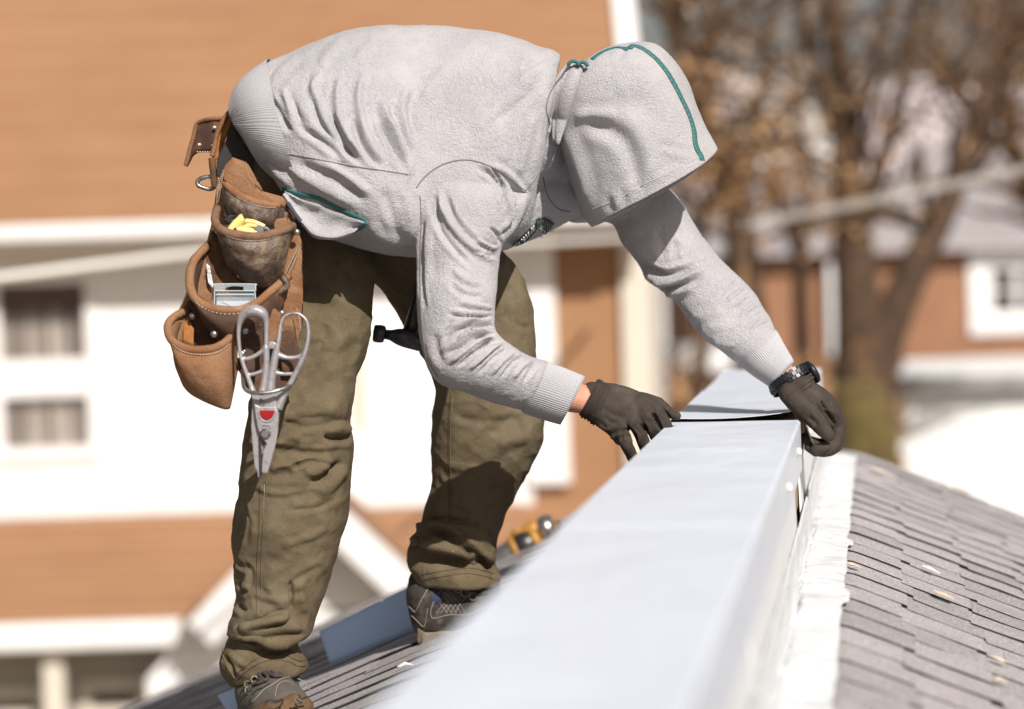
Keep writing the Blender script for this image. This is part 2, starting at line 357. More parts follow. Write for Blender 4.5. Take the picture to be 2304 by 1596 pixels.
M['moss'] = mat('mossy_bark', (0.12, 0.085, 0.025), 0.95, layers=[(5, 5, (0.045, 0.03, 0.015), 0.45, 0.7), (2, 4, (0.17, 0.125, 0.045), 0.5, 0.75)], bump=[(14, 0.8, 0.04)])
M['twigA'] = mat('brown_leaves', (0.46, 0.265, 0.125), 0.9, layers=[(1.5, 4, (0.28, 0.14, 0.06), 0.42, 0.62), (2.5, 4, (0.62, 0.46, 0.32), 0.54, 0.70)])
M['twigB'] = mat('rust_leaves', (0.38, 0.19, 0.08), 0.9, layers=[(1.2, 4, (0.2, 0.09, 0.04), 0.42, 0.64), (2.5, 4, (0.55, 0.38, 0.25), 0.56, 0.72)])
M['twigC'] = mat('pale_leaves', (0.58, 0.46, 0.37), 0.9, layers=[(2, 4, (0.3, 0.19, 0.11), 0.45, 0.65)])
M['ground'] = mat('dry_grass', (0.30, 0.245, 0.17), 0.95, layers=[(0.3, 5, (0.2, 0.15, 0.09), 0.4, 0.7)])
M['asphalt'] = mat('asphalt', (0.20, 0.19, 0.19), 0.9, layers=[(0.6, 5, (0.14, 0.13, 0.13), 0.4, 0.7)])
M['concrete'] = mat('concrete', (0.42, 0.40, 0.37), 0.9, layers=[(0.6, 5, (0.34, 0.32, 0.29), 0.4, 0.7)])
M['hill'] = mat('haze_tinted_woods', (0.60, 0.55, 0.58), 0.95, layers=[(0.06, 5, (0.45, 0.38, 0.37), 0.45, 0.7)])  # pale lavender haze of distance painted into the woods' colour
M['slate'] = mat('slate_roof', (0.34, 0.31, 0.315), 0.8)
M['wire'] = mat('cable_sheath', (0.74, 0.70, 0.66), 0.6)
M['carpaint'] = mat('dark_car_paint', (0.02, 0.022, 0.026), 0.2, coat=0.6)
M['tyre'] = mat('tyre_rubber', (0.02, 0.02, 0.02), 0.9)
M['leaf'] = mat('dry_leaf', (0.55, 0.44, 0.36), 0.8)
M['chip'] = mat('white_chip', (0.8, 0.78, 0.74), 0.7)
# ================================================================== SETTING
ground = MB().box((-400, -60, -0.3), (400, 900, 0)).build('ground', M['ground'], kind='structure')
road = MB().box((-120, 34, 0.004), (200, 40, 0.03)).build('road', M['asphalt'], kind='structure')
pave = MB().box((-120, 32.2, 0.0), (200, 33.95, 0.14)).build('pavement', M['concrete'], kind='structure')
yard = MB().box((3, 40.05, 0.004), (60, 44.9, 0.05)).build('driveway', M['concrete'], kind='structure')
hv = []; hf = []
for i in range(61):
    x = -400 + i*800/60; z = 33 + 8*mnoise.noise(Vector((x*0.012, 3, 0))) + 2*mnoise.noise(Vector((x*0.05, 1, 0)))
    hv += [(x, 420, -1), (x, 450, z), (x, 600, z*0.8)]
    if i: a = 3*i; hf += [(a-3, a, a+1, a-2), (a-2, a+1, a+2, a-1)]
mesh_obj('hills', hv, hf, M['hill'], kind='structure')

# ---- the roof we stand on: two slopes off the parapet, laid in shingles
roof = empty('roof', XS(0.3, roofh(0.3), 4.5), kind='structure')
roof2 = empty('roof', XS(-1.0, roofh(-1.0), 4.5), kind='structure')
def roof_deck(parent, a0, a1, t0, t1, n=24):
    V = []; F = []
    A = np.linspace(a0, a1, n)
    for a in A:
        for t in (t0, t1):
            V.append(XS(a, roofh(a) - 0.012, t)); V.append(XS(a, roofh(a) - 0.10, t))
    for i in range(n-1):
        k = 4*i; F += [(k, k+2, k+6, k+4), (k+1, k+5, k+7, k+3), (k, k+4, k+5, k+1), (k+2, k+3, k+7, k+6)]
    F += [(0, 1, 3, 2), (4*n-4, 4*n-2, 4*n-1, 4*n-3)]
    MB().add(V, F).build('roof_deck', M['felt'], parent)
roof_deck(roof, -0.155, 3.2, 1.0, 6.52); roof_deck(roof2, -3.2, -0.40, 1.0, 6.52)
EXPO = 0.143
def shingle(parent, a0, a1, t, m_, seed):
    rnd = random.Random(seed); n = 9; nt = 3
    A = np.linspace(a0 - 0.0004, a1 + 0.0004, n); V = []; F = []
    lift = rnd.choice([-.001, 0, 0, .001, .0018, .003]); dt = rnd.uniform(-0.003, 0.003) + (0.006 if rnd.random() < 0.3 else 0)
    for j in range(nt):
        s = j/(nt-1); tt = t - dt*(1-s) + s*(EXPO + 0.02)
        for a in A:
            w = 0.0016*mnoise.noise(Vector((a*14, t*9, 0))) + 0.003*mnoise.noise(Vector((a*4, t*1.6, 4)))
            top = roofh(a) + w + (0.0026 + lift)*(1-s) + 0.0005
            V.append(XS(a, top, tt + 0.004*mnoise.noise(Vector((a*9, t*3.1, 9)))*(1-s)))
    for j in range(nt-1):
        for i in range(n-1): k = j*n+i; F.append((k, k+1, k+n+1, k+n))
    b = len(V)
    for i in range(n):                      # butt edge facing the viewer
        p = np.array(V[i]); V.append(p - UP*0.0032 + PD*0.001)
    for i in range(n-1): F.append((b+i, b+i+1, i+1, i))
    V += [np.array(V[n*(nt-1)]) - UP*0.004, np.array(V[n*nt-1]) - UP*0.004]
    F += [(b, 0, n, n*(nt-1), b+n), (b+n-1, b+n+1, n*nt-1, 2*n-1, n-1)]
    o = MB().add(V, F).build('shingle', m_, parent, smooth=False)
    o.data.materials.append(M['felt'])
    for p in o.data.polygons:
        if abs(p.normal @ Vector(PD)) > 0.6: p.material_index = 1
    return o
sd = 0
def lay(parent, edges_, trange):
    global sd
    t = trange[0]; row = 0
    while t < trange[1]:
        for i in range(len(edges_)-1):
            sd += 1; r = random.Random(sd*13+5)
            off = 0.0 if i == 0 else (0.012*math.sin(row*1.9 + i*2.3))
            off2 = 0.0 if i == len(edges_)-2 else (0.012*math.sin(row*1.9 + (i+1)*2.3))
            shingle(parent, edges_[i]+off, edges_[i+1]+off2, t - (i*0.036 if parent is roof else i*0.021) % EXPO + 0.004*math.sin(i*5.1+row*3.3), M[r.choice(['shA', 'shA', 'shB', 'shC'])], sd)
        t += EXPO; row += 1
lay(roof, [-0.15, 0.035, 0.155, 0.275, 0.40, 0.54, 0.72, 0.95], (2.45, 6.50))
lay(roof2, [-2.45, -2.15, -1.87, -1.62, -1.40, -1.19, -0.98, -0.77, -0.57, -0.398], (3.0, 6.45))
# what holds the roof up: the gable wall under it
gw = MB()
for s in (-1, 1):
    pass
gw.prism([XS(-3.1, roofh(-3.1)-0.12, 6.4), XS(-3.1, -6.6, 6.4), XS(3.1, -6.6, 6.4), XS(3.1, roofh(3.1)-0.12, 6.4), XS(-0.15, -0.75, 6.4), XS(-0.4, -0.75, 6.4)], PD*-0.2)
gw.build('gable_wall', M['greypaint'], label='grey gable wall below the shingled roof the worker stands on', cat='wall')

# ---- parapet wall with its metal cap
AL, AR, TOPB = -0.3946, -0.153, -0.3615
par = empty('parapet_wall', XS(-0.27, -0.62, 4.0), 'low parapet wall capped in white sheet metal running up the ridge of the shingled roof', 'wall')
core = MB(); Vc = [XS(a, b, t) for t in (1.05, 6.15) for a, b in ((AL+0.012, -0.66), (AR-0.012, -0.66), (AR-0.012, TOPB-0.006), (AL+0.012, TOPB-0.006))]
core.add(Vc, [(0, 1, 2, 3), (7, 6, 5, 4), (0, 4, 5, 1), (1, 5, 6, 2), (2, 6, 7, 3), (3, 7, 4, 0)]); core.build('timber_core', M['timber'], par)
def cap(name, t0, t1, parent, m_, lift=lambda a, t: 0.0, drop=0.045, dropL=0.045, wob=1.0, nt=60, top=TOPB, flare=lambda t: 0.0, **k):
    """folded sheet: top plus two down-turned edges, 0.8 mm sheet with real thickness"""
    na = 26; V = []; F = []
    T = np.linspace(t0, t1, nt)
    prof = [(AL-0.003, -dropL)] + [(AL-0.003, -dropL*0.5), (AL-0.002, -0.004)] + [(x, 0.0) for x in np.linspace(AL+0.002, AR-0.002, na-5)] + [(AR+0.002, -0.004), (AR+0.003, -drop)]
    for t in T:
        for a, b in prof:
            inside = 1.0 if abs(b) < 0.001 else 0.0
            oc = 0.0016*wob*mnoise.noise(Vector((a*3, t*2.4, 1))) + 0.0011*wob*mnoise.noise(Vector((a*8, t*7.5, 2)))
            V.append(XS(a + (flare(t)*(-b/drop) if a > AR else 0), top + b + lift(a, t) + oc*inside*math.sin(math.pi*np.clip((a-AL)/(AR-AL), 0, 1)), t))
    n = len(prof)
    for i in range(nt-1):
        for j in range(n-1): q = i*n+j; F.append((q, q+1, q+n+1, q+n))
    o = mesh_obj(name, V, F, m_, parent, True, **k)
    s = o.modifiers.new('thickness', 'SOLIDIFY'); s.thickness = 0.0011; s.offset = 0
    e = o.modifiers.new('split', 'EDGE_SPLIT'); e.split_angle = R_(40)
    return o
TJ = 4.52
cap('coping_sheet', 1.08, 2.98, par, M['coping'], drop=0.09, wob=1.3)
cap('coping_sheet', 2.93, TJ-0.02, par, M['coping'], drop=0.09, top=TOPB+0.0018, lift=lambda a, t: 0.0, wob=1.6)
cap('coping_sheet', 5.25, 6.17, par, M['coping'], drop=0.09)
# loose sheet in the worker's hands: near end bowed, its right corner sprung up
def lift1(a, t):
    x = np.clip((a-AL)/(AR-AL), 0, 1); e = np.exp(-max(t-TJ, 0)/0.16)
    return 0.003 + e*(0.004 + 0.013*x**3 - 0.004*math.sin(math.pi*x)) + 0.0015*math.sin(math.pi*x)
sheet = cap('coping_sheet', TJ+0.02, 5.35, None, M['coping'], lift=lift1, drop=0.075, wob=1.0, flare=lambda t: 0.028*np.exp(-max(t-TJ, 0)/0.2),
    label='loose white folded metal sheet being fitted between the gloved hands, its near corner sprung up', cat='metal sheet')
# right side sheets, rivets
def quad_sheet(name, P, m_, parent, nu=30, nv=8, wob=0.0, th=0.001, **k):
    P = np.array(P); V = []; F = []
    for i in range(nu):
        for j in range(nv):
            s, r = i/(nu-1), j/(nv-1)
            p = P[0]*(1-s)*(1-r)+P[1]*s*(1-r)+P[2]*s*r+P[3]*(1-s)*r
            nn = np.cross(P[1]-P[0], P[3]-P[0]); nn /= np.linalg.norm(nn)
            V.append(p + nn*wob*mnoise.noise(Vector(p*9)))
    for i in range(nu-1):
        for j in range(nv-1): q = i*nv+j; F.append((q, q+1, q+nv+1, q+nv))
    o = mesh_obj(name, V, F, m_, parent, True, **k); s = o.modifiers.new('thickness', 'SOLIDIFY'); s.thickness = th; s.offset = 0
    return o
for t0, t1, o_ in ((1.1, 2.75, 0.0), (2.70, 4.22, 0.002), (4.50, 6.14, 0.0)):
    quad_sheet('side_sheet', [XS(AR-0.004+o_, -0.44, t0), XS(AR-0.004+o_, -0.44, t1), XS(AR+0.002+o_, -0.615, t1), XS(AR+0.002+o_, -0.615, t0)], M['sidemetal'], par, wob=0.003)
quad_sheet('side_sheet', [XS(AL+0.004, -0.40, 1.1), XS(AL+0.004, -0.40, 6.14), XS(AL-0.002, -0.64, 6.14), XS(AL-0.002, -0.64, 1.1)], M['sidemetal'], par, wob=0.003)
# crinkled membrane: up the wall foot and out over the shingles
V = []; F = []; T = np.linspace(1.2, 6.38, 220); nb = 22
for t in T:
    ed = 0.0035*mnoise.noise(Vector((t*5, 0, 0))) + 0.004*mnoise.noise(Vector((t*17, 1, 0))) + (0.010 if 3.9 < t < 4.05 or 4.62 < t < 4.68 else 0)
    if t > 6.15: ed -= 0.0
    for j in range(nb):
        s = j/(nb-1)
        if s < 0.45: a, b = AR+0.006+0.004*s, -0.52 - (0.093)*(s/0.45)
        else:
            q = (s-0.45)/0.55; a = AR+0.008 + (0.075+ed)*q; b = roofh(a) + 0.012
        cr = 0.008*mnoise.noise(Vector((a*10, b*16, t*9))) + 0.010*abs(mnoise.noise(Vector((a*18, b*24, t*19+4*a))))
        w_ = min(1, 4*s*(1.02-s))
        V.append(XS(a + cr*w_*(0.9 if s < .5 else .2), b + cr*w_*(0.3 if s < .5 else 1.0), t))
for i in range(len(T)-1):
    for j in range(nb-1): q = i*nb+j; F.append((q, q+1, q+nb+1, q+nb))
mo = mesh_obj('flashing_membrane', V, F, M['membrane'], par); s_ = mo.modifiers.new('thickness', 'SOLIDIFY'); s_.thickness = 0.002; s_.offset = -1
riv = None
for (tt, bb) in ((4.30, -0.40), (3.80, -0.41), (4.98, -0.42)):
    if riv is None:
        bm = bmesh.new(); bmesh.ops.create_uvsphere(bm, u_segments=14, v_segments=8, radius=0.0078)
        bmesh.ops.scale(bm, vec=(0.6, 1, 1), verts=bm.verts); me = bpy.data.meshes.new('rivet'); bm.to_mesh(me); bm.free()
        me.polygons.foreach_set('use_smooth', [True]*len(me.polygons)); me.materials.append(M['offwhite']); riv = me
    o = bpy.data.objects.new('rivet', riv); COL.objects.link(o); o.location = tuple(XS(AR+0.006, bb, tt)); adopt(o, par)
# exposed timber edge behind the open joint
tb = MB(); Vt = [XS(a, b, t) for t in (TJ-0.12, TJ+0.06) for a, b in ((AR-0.03, -0.52), (AR-0.006, -0.52), (AR-0.006, TOPB-0.02), (AR-0.03, TOPB-0.02))]
tb.add(Vt, [(0, 1, 2, 3), (7, 6, 5, 4), (0, 4, 5, 1), (1, 5, 6, 2), (2, 6, 7, 3), (3, 7, 4, 0)]); tb.build('timber_block', M['timber'], par)

# ---- offcut tinted with painted blue skylight behind the boots, and the one by the near boot
def roof_point(u, v):
    b = bearing(u, v); lo, hi = 2.0, 9.0
    for _ in range(60):
        m = (lo+hi)/2; p = b*m; a = p @ RG
        if p[2] > roofh(a): lo = m
        else: hi = m
    return EYE + b*lo
def offcut(corners, name_label, parent=None):
    A, B = roof_point(*corners[0]) + UP*0.012, roof_point(*corners[1]) + UP*0.012
    dA, dB = (A-EYE) @ VIEW, (B-EYE) @ VIEW
    C, D = W(*corners[2], dB+0.0), W(*corners[3], dA+0.0)
    o = quad_sheet('metal_offcut', [A, B, C, D], M['skylitsheet'], None, 20, 8, wob=0.004, th=0.0012)
    return tag(o, name_label, 'metal sheet')
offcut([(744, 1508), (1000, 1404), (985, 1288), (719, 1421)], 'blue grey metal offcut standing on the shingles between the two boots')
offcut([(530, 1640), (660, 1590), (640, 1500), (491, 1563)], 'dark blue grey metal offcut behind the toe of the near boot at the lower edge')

# ---- bits lying on the shingles
def scrap(u, v, r, m_, label, cat, group=None, seed=0):
    p = roof_point(u, v) + UP*0.010; rnd = random.Random(seed); n = 9; V = []; ph = rnd.random()*6
    for k in range(n):
        a = 2*math.pi*k/n; rr = r*(0.55+0.6*rnd.random())
        q = RG*math.cos(a)*rr*1.5 + PD*math.sin(a)*rr*1.1
        V.append(p + q + UP*(0.004*rnd.random() - 0.38*max(0, q @ RG) + (0.38*max(0, -(q@RG)) if u > 1800 else 0)) + (UP*0.38*(q@RG)*(1 if u < 1200 else 0)))
    V.append(p + UP*0.006)
    F = [(k, (k+1) % n, n) for k in range(n)]
    o = mesh_obj('wood_chip' if cat == 'chip' else 'dry_leaf', V, F, m_, smooth=False, label=label, cat=cat, group=group)
    s = o.modifiers.new('t', 'SOLIDIFY'); s.thickness = 0.0015; return o
G1 = 'small pale scraps lying on the shingles'
for i, (u, v, r, m_, lb, ct) in enumerate([
    (911, 1509, .011, 'chip', 'white chip on the dark shingles right of the near boot', 'chip'),
    (1974, 1067, .017, 'leaf', 'blurred tan leaf near the top of the right roof slope', 'leaf'),
    (2092, 1293, .012, 'chip', 'square white chip on a shingle right of the flashing', 'chip'),
    (2122, 1352, .016, 'leaf', 'pale tan leaf on the sharp shingle row', 'leaf'),
    (1922, 1286, .011, 'leaf', 'beige scrap beside the edge of the white flashing', 'leaf'),
    (2165, 1112, .020, 'leaf', 'brown leaf clump on the far edge of the right slope', 'leaf'),
    (2250, 1500, .010, 'leaf', 'beige scrap at the lower right of the slope', 'leaf'),
    (2251, 1546, .010, 'leaf', 'beige scrap lowest on the right slope', 'leaf')]):
    scrap(u, v, r, M[m_], lb, ct, G1, i)

# ---- cordless power tool lying beyond the far boot
dr = empty('power_tool', W(1180, 1240, 5.9), 'yellow and black cordless power tool with a silver nose lying on the far shingles', 'power tool')
DD = 6.05
def PT(u, v, d=DD): return W(u, v, d)
tube_o = lambda name, pts, r, m_, par_, n=16, fr=1.0, **k: mesh_obj(name, *tube([PT(*p) for p in pts], r, n, fr=fr), m_, par_, True, **k)
tube_o('nose', [(1095, 1272), (1125, 1258), (1160, 1240), (1168, 1236)], [.018, .030, .033, .033], M['steel'], dr)
tube_o('collar', [(1153, 1243), (1160, 1239), (1166, 1236)], [.034, .041, .041], M['amber'], dr)
tube_o('motor_housing', [(1164, 1238), (1180, 1228), (1203, 1217), (1208, 1214)], [.036, .039, .037, .028], M['blackplastic'], dr)
tube_o('rear_cap', [(1201, 1219), (1211, 1213), (1218, 1209)], [.040, .040, .022], M['amber'], dr)
tube_o('handle', [(1180, 1222), (1184, 1200), (1196, 1192), (1216, 1188)], [.024, .020, .022, .024], M['amber'], dr)
tube_o('battery', [(1214, 1196), (1230, 1190), (1247, 1184)], [.030, .036, .030], M['steel'], dr)
tube_o('strap', [(1228, 1204), (1240, 1190), (1252, 1184), (1262, 1180)], [.012, .014, .014, .010], M['blackplastic'], dr)
tube_o('side_grip', [(1150, 1204), (1165, 1198), (1182, 1196)], [.008, .011, .012], M['amber'], dr)
tube_o('button', [(1232, 1212), (1236, 1210)], [.013, .013], M['amber'], dr)
tube_o('button', [(1250, 1186, 5.98), (1254, 1184, 5.98)], [.012, .012], M['amber'], dr)

# ================================================================== HOUSE ON THE LEFT
def bx(lo, hi): return MB().box(lo, hi)
Y0 = 24.0
def X_(u, y=Y0): return YP(u, 800, y)[0]
def Z_(v, y=Y0, u=1152): return YP(u, v, y)[2]
hs_ = empty('house', (X_(600), Y0, 0), 'large house with orange shingled roofs and white siding filling the left background', 'house')
xl, xr, xm = X_(-700), X_(1424), X_(1190)
# main roof: rows of shingles climbing away
ye = 23.35; ze = Z_(497, ye, 300)
row_h = 0.21; pitch = R_(38)
for k in range(26):
    y0 = ye + k*row_h*math.cos(pitch); z0 = ze + k*row_h*math.sin(pitch); y1 = y0 + row_h*1.12*math.cos(pitch); z1 = z0 + row_h*1.12*math.sin(pitch)
    mb = MB(); 
    mb.add([(xl, y0, z0+0.014), (xr, y0, z0+0.014), (xr, y1, z1+0.004), (xl, y1, z1+0.004), (xl, y0, z0-0.004), (xr, y0, z0-0.004), (xr, y1, z1-0.02), (xl, y1, z1-0.02)],
           [(0, 1, 2, 3), (7, 6, 5, 4), (0, 4, 5, 1), (1, 5, 6, 2), (2, 6, 7, 3), (3, 7, 4, 0)])
    mb.build('shingle_course', M['tileA' if (k*7) % 5 < 3 else 'tileB'], hs_)
zr = ze + 26*row_h*math.sin(pitch); yr = ye + 26*row_h*math.cos(pitch)
MB().add([(xl, yr, zr), (xr, yr, zr), (xr, yr+4.5, ze), (xl, yr+4.5, ze)], [(0, 1, 2, 3)]).build('roof', M['tileA'], hs_)
bx((xl, ye-0.14, ze-0.17), (xr, ye+0.012, ze-0.01)).build('gutter', M['offwhite'], hs_, bevel=0.03)
bx((xl, ye+0.015, ze-0.24), (xr, ye+0.045, ze-0.012)).build('fascia', M['offwhite'], hs_)
bx((xl, ye+0.048, ze-0.235), (xr, Y0-0.003, ze-0.205)).build('soffit', M['creampaint'], hs_)
# rake board on the right end and the chimney-like corner
mb = MB(); mb.add([(xr+0.004, ye, ze-0.22), (xr+0.22, ye, ze-0.22), (xr+0.22, yr, zr-0.2), (xr+0.004, yr, zr-0.2), (xr+0.004, ye, ze+0.08), (xr+0.22, ye, ze+0.08), (xr+0.22, yr, zr+0.1), (xr+0.004, yr, zr+0.1)],
    [(3, 2, 1, 0), (4, 5, 6, 7), (0, 1, 5, 4), (1, 2, 6, 5), (2, 3, 7, 6), (3, 0, 4, 7)]); mb.build('rake_board', M['offwhite'], hs_)
zw = Z_(1162, Y0, 300)
# white wall with openings left for windows: built from panels round them
def wall_with(x0, x1, z0, z1, y, holes, name, m_, parent, th=0.2):
    xs = sorted({x0, x1, *[h[0] for h in holes], *[h[1] for h in holes]})
    mb = MB()
    for a, b in zip(xs[:-1], xs[1:]):
        hs2 = sorted([(h[2], h[3]) for h in holes if h[0] <= a+1e-6 and h[1] >= b-1e-6]); z = z0
        for p, q in hs2:
            if p > z: mb.box((a, y, z), (b, y+th, p))
            z = q
        if z1 > z: mb.box((a, y, z), (b, y+th, z1))
    return mb.build(name, m_, parent)
wx0, wx1 = X_(-4), X_(203); wz0, wz1 = Z_(1010, Y0, 100), Z_(632, Y0, 100)
w2 = (X_(778), X_(822), Z_(975, Y0, 800), Z_(700, Y0, 800))
SID = 0.16
wall_with(xl, xm, zw-0.3, ze-0.24, Y0, [(wx0, wx1, wz0, wz1), w2], 'wall', M['wallwhite'], hs_)
def sash_window(x0, x1, z0, z1, y, parent, frame=M['offwhite'], split=0.5, glass=None):
    win = mesh_obj('window', *(lambda m: (m.V, m.F))(MB().box((x0-.07, y-.03, z0-.09), (x0+.035, y-.002, z1+.07)).box((x1-.035, y-.03, z0-.09), (x1+.07, y-.002, z1+.07)).box((x0+.037, y-.03, z1-.035), (x1-.037, y-.002, z1+.07)).box((x0-.1, y-.06, z0-.12), (x1+.1, y-.032, z0+.02))), frame, parent, False)
    zm = z0 + (z1-z0)*split
    rl = .19 if y < 30 else .03
    MB().box((x0+.03, y+.02, zm-rl), (x1-.03, y+.05, zm+rl)).build('meeting_rail', frame, win)
    MB().box((x0, y+.06, z0), (x1, y+.066, z1)).build('pane', glass or M['windowpane'], win)
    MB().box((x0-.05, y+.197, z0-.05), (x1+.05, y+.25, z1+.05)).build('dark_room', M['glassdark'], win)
    V = []; F = []; n = 60
    for i in range(n):
        x = x0 + (x1-x0)*i/(n-1); yy = y+.15+.03*math.sin(i*1.3)+.012*math.sin(i*3.1)
        V += [(x, yy, z0), (x, yy, z1)]
        if i: F.append((2*i-2, 2*i, 2*i+1, 2*i-1))
    mesh_obj('curtain', V, F, M['curtain'], win)
    return win
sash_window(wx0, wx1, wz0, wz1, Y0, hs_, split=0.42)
MB().box((wx0+.03, Y0+.068, wz1-.28), (wx1-.03, Y0+.072, wz1-.02)).build('blind', M['blind'], hs_)
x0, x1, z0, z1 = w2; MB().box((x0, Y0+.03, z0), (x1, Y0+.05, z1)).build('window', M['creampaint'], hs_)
bx((xl, Y0-0.05, zw+0.02), (xm-.1, Y0-0.004, zw+0.16)).build('water_table', M['offwhite'], hs_)
# right wing: orange brick with white boards
wall_with(xm+.002, X_(1412), -0.0, ze-0.24, Y0+0.05, [], 'brick_wall', M['tileA'], hs_)
bx((X_(1186), Y0-0.06, Z_(850)), (X_(1252), Y0+0.045, ze-0.24)).build('corner_board', M['offwhite'], hs_)
bx((X_(1176), Y0-0.08, Z_(1090)), (X_(1275), Y0+0.043, Z_(870))).build('bay_panel', M['offwhite'], hs_)
bx((X_(1402), Y0-0.05, Z_(1060)), (X_(1440), Y0+0.3, ze-0.24)).build('downpipe', M['creampaint'], hs_)
bx((X_(1442), Y0+0.6, 0), (X_(1475), Y0+0.9, ze-0.3)).build('porch_post', M['creampaint'], hs_)
bx((X_(1480), Y0+1.0, 0), (X_(1508), Y0+1.2, ze-0.3)).build('porch_post', M['greypaint'], hs_)
# lower roof over the porch
yp = 22.2; zp = Z_(1398, yp, 200); zt = zw; nrow = 9; sl = math.atan2(zt-zp, Y0-yp); rl = math.hypot(zt-zp, Y0-yp)/nrow
for k in range(nrow):
    y0 = yp + k*rl*math.cos(sl); z0 = zp + k*rl*math.sin(sl); y1 = y0+rl*1.1*math.cos(sl); z1 = z0+rl*1.1*math.sin(sl)
    if k == nrow-1: y1, z1 = Y0-.052, zt
    mb = MB(); xe = X_(1330)
    mb.add([(xl, y0, z0+0.03), (xe, y0, z0+0.03), (xe, y1, z1+0.004), (xl, y1, z1+0.004), (xl, y0, z0), (xe, y0, z0), (xe, y1, z1-0.02), (xl, y1, z1-0.02)],
           [(0, 1, 2, 3), (7, 6, 5, 4), (0, 4, 5, 1), (1, 5, 6, 2), (2, 6, 7, 3), (3, 7, 4, 0)])
    mb.build('shingle_course', M['tileB' if k % 2 else 'tileA'], hs_)
bx((xl, yp-0.15, zp-0.24), (X_(430, yp), yp-0.004, zp+0.0)).build('gutter', M['offwhite'], hs_, bevel=0.03)
bx((xl, yp+0.0, zp-0.27), (X_(430, yp), yp+.55, zp-0.245)).build('soffit', M['creampaint'], hs_)
lw = (X_(168, 22.8), X_(292, 22.8), Z_(1720, 22.8, 200), Z_(1548, 22.8, 200)); lw2 = (X_(-60, 22.8), X_(60, 22.8), Z_(1720, 22.8, 200), Z_(1560, 22.8, 200))
wall_with(xl, X_(1200, 22.8), 0, zp-0.275, 22.8, [lw, lw2], 'porch_wall', M['greypaint'], hs_)
for q in (lw, lw2): sash_window(*q, 22.8, hs_, M['creampaint'])
for uu in (70, 350):
    bx((X_(uu, yp+.1), yp+.05, 0), (X_(uu+45, yp+.1), yp+.2, zp-0.28)).build('porch_post', M['creampaint'], hs_)
# cross gable with white rakes
yg = 21.6
ax, az = X_(706, yg), Z_(1089, yg, 706)
def rake(sx, name='rake_board'):
    L = 1.72; c = math.cos(R_(45)); w = 0.30
    d = np.array([sx*c, 0, -c]); nrm = np.array([-sx*c, 0, -c]) * w
    P0 = np.array([ax, yg, az]); mb = MB()
    mb.prism([P0, P0+d*L, P0+d*L+nrm, P0+np.array([0, 0, -w/c*1.0])], (0, 0.10, 0)); mb.build(name, M['offwhite'], hs_)
    mb = MB(); off = np.array([sx*c, 0, c])*0.03
    mb.prism([P0+off+np.array([0, -.03, 0]), P0+d*(L+.05)+off+np.array([0, -.03, 0]), P0+d*(L+.05)+off*2+np.array([0, -.03, 0]), P0+off*2+np.array([0, -.03, 0])], (0, 0.7, 0.0)); mb.build('gable_roof', M['tileB'], hs_)
    mb = MB(); mb.prism([P0+np.array([0, .102, -.08]), P0+d*L+np.array([0, .102, -.08]), P0+d*L+np.array([0, .102, -.12]), P0+np.array([0, .102, -.12])], (0, .55, 0)); mb.build('gable_soffit', M['greypaint'], hs_)
rake(1); rake(-1)
mb = MB(); mb.prism([(ax, yg+.6, az-.12), (ax-1.7, yg+.6, az-1.82), (ax-1.7, yg+.6, 0), (ax+1.7, yg+.6, 0), (ax+1.7, yg+.6, az-1.82)], (0, .15, 0)); mb.build('gable_wall', M['offwhite'], hs_)
bx((X_(800, yg+.55), yg+.5, Z_(1440, yg)), (X_(1000, yg+.55), yg+.595, Z_(1395, yg))).build('trim_board', M['tileB'], hs_)

# ---- a service cable crossing in front of the left house and the line bundle on the right
def cable(P, r, label, grp=None):
    P = crs(P, 40); V, F = tube(P, r, 8); return mesh_obj('power_cable', V, F, M['wire'], label=label, cat='cable', group=grp)
cable([W(-300, 660, 15.8), W(0, 625, 16), W(260, 592, 16.3), W(520, 566, 17.0), W(1000, 556, 19.0), W(1424, 536, 23.0)], 0.028, 'slack beige service cable hanging across the white wall of the left house')
for k, (dv, lb) in enumerate(((0, 'upper strand of the overhead line bundle on the right'), (7, 'middle strand of the overhead line bundle on the right'), (13, 'lower strand of the overhead line bundle on the right'))):
    cable([W(2700, 300+dv*.5, 17), W(2304, 375+dv*.9, 18), W(2000, 437+dv, 18.5), W(1666, 503+dv, 19.2)], 0.006, lb, 'strands of the overhead line bundle')

pp = W(1666, 480, 19.25)
V, F = tube([np.array([pp[0], pp[1], 0]), pp*.5+np.array([pp[0], pp[1], 0])*.5, pp], [.07, .055, .045], 14)
mesh_obj('utility_pole', V, F, M['bark'], label='brown pole that the overhead line bundle ends on behind the far sleeve', cat='pole')

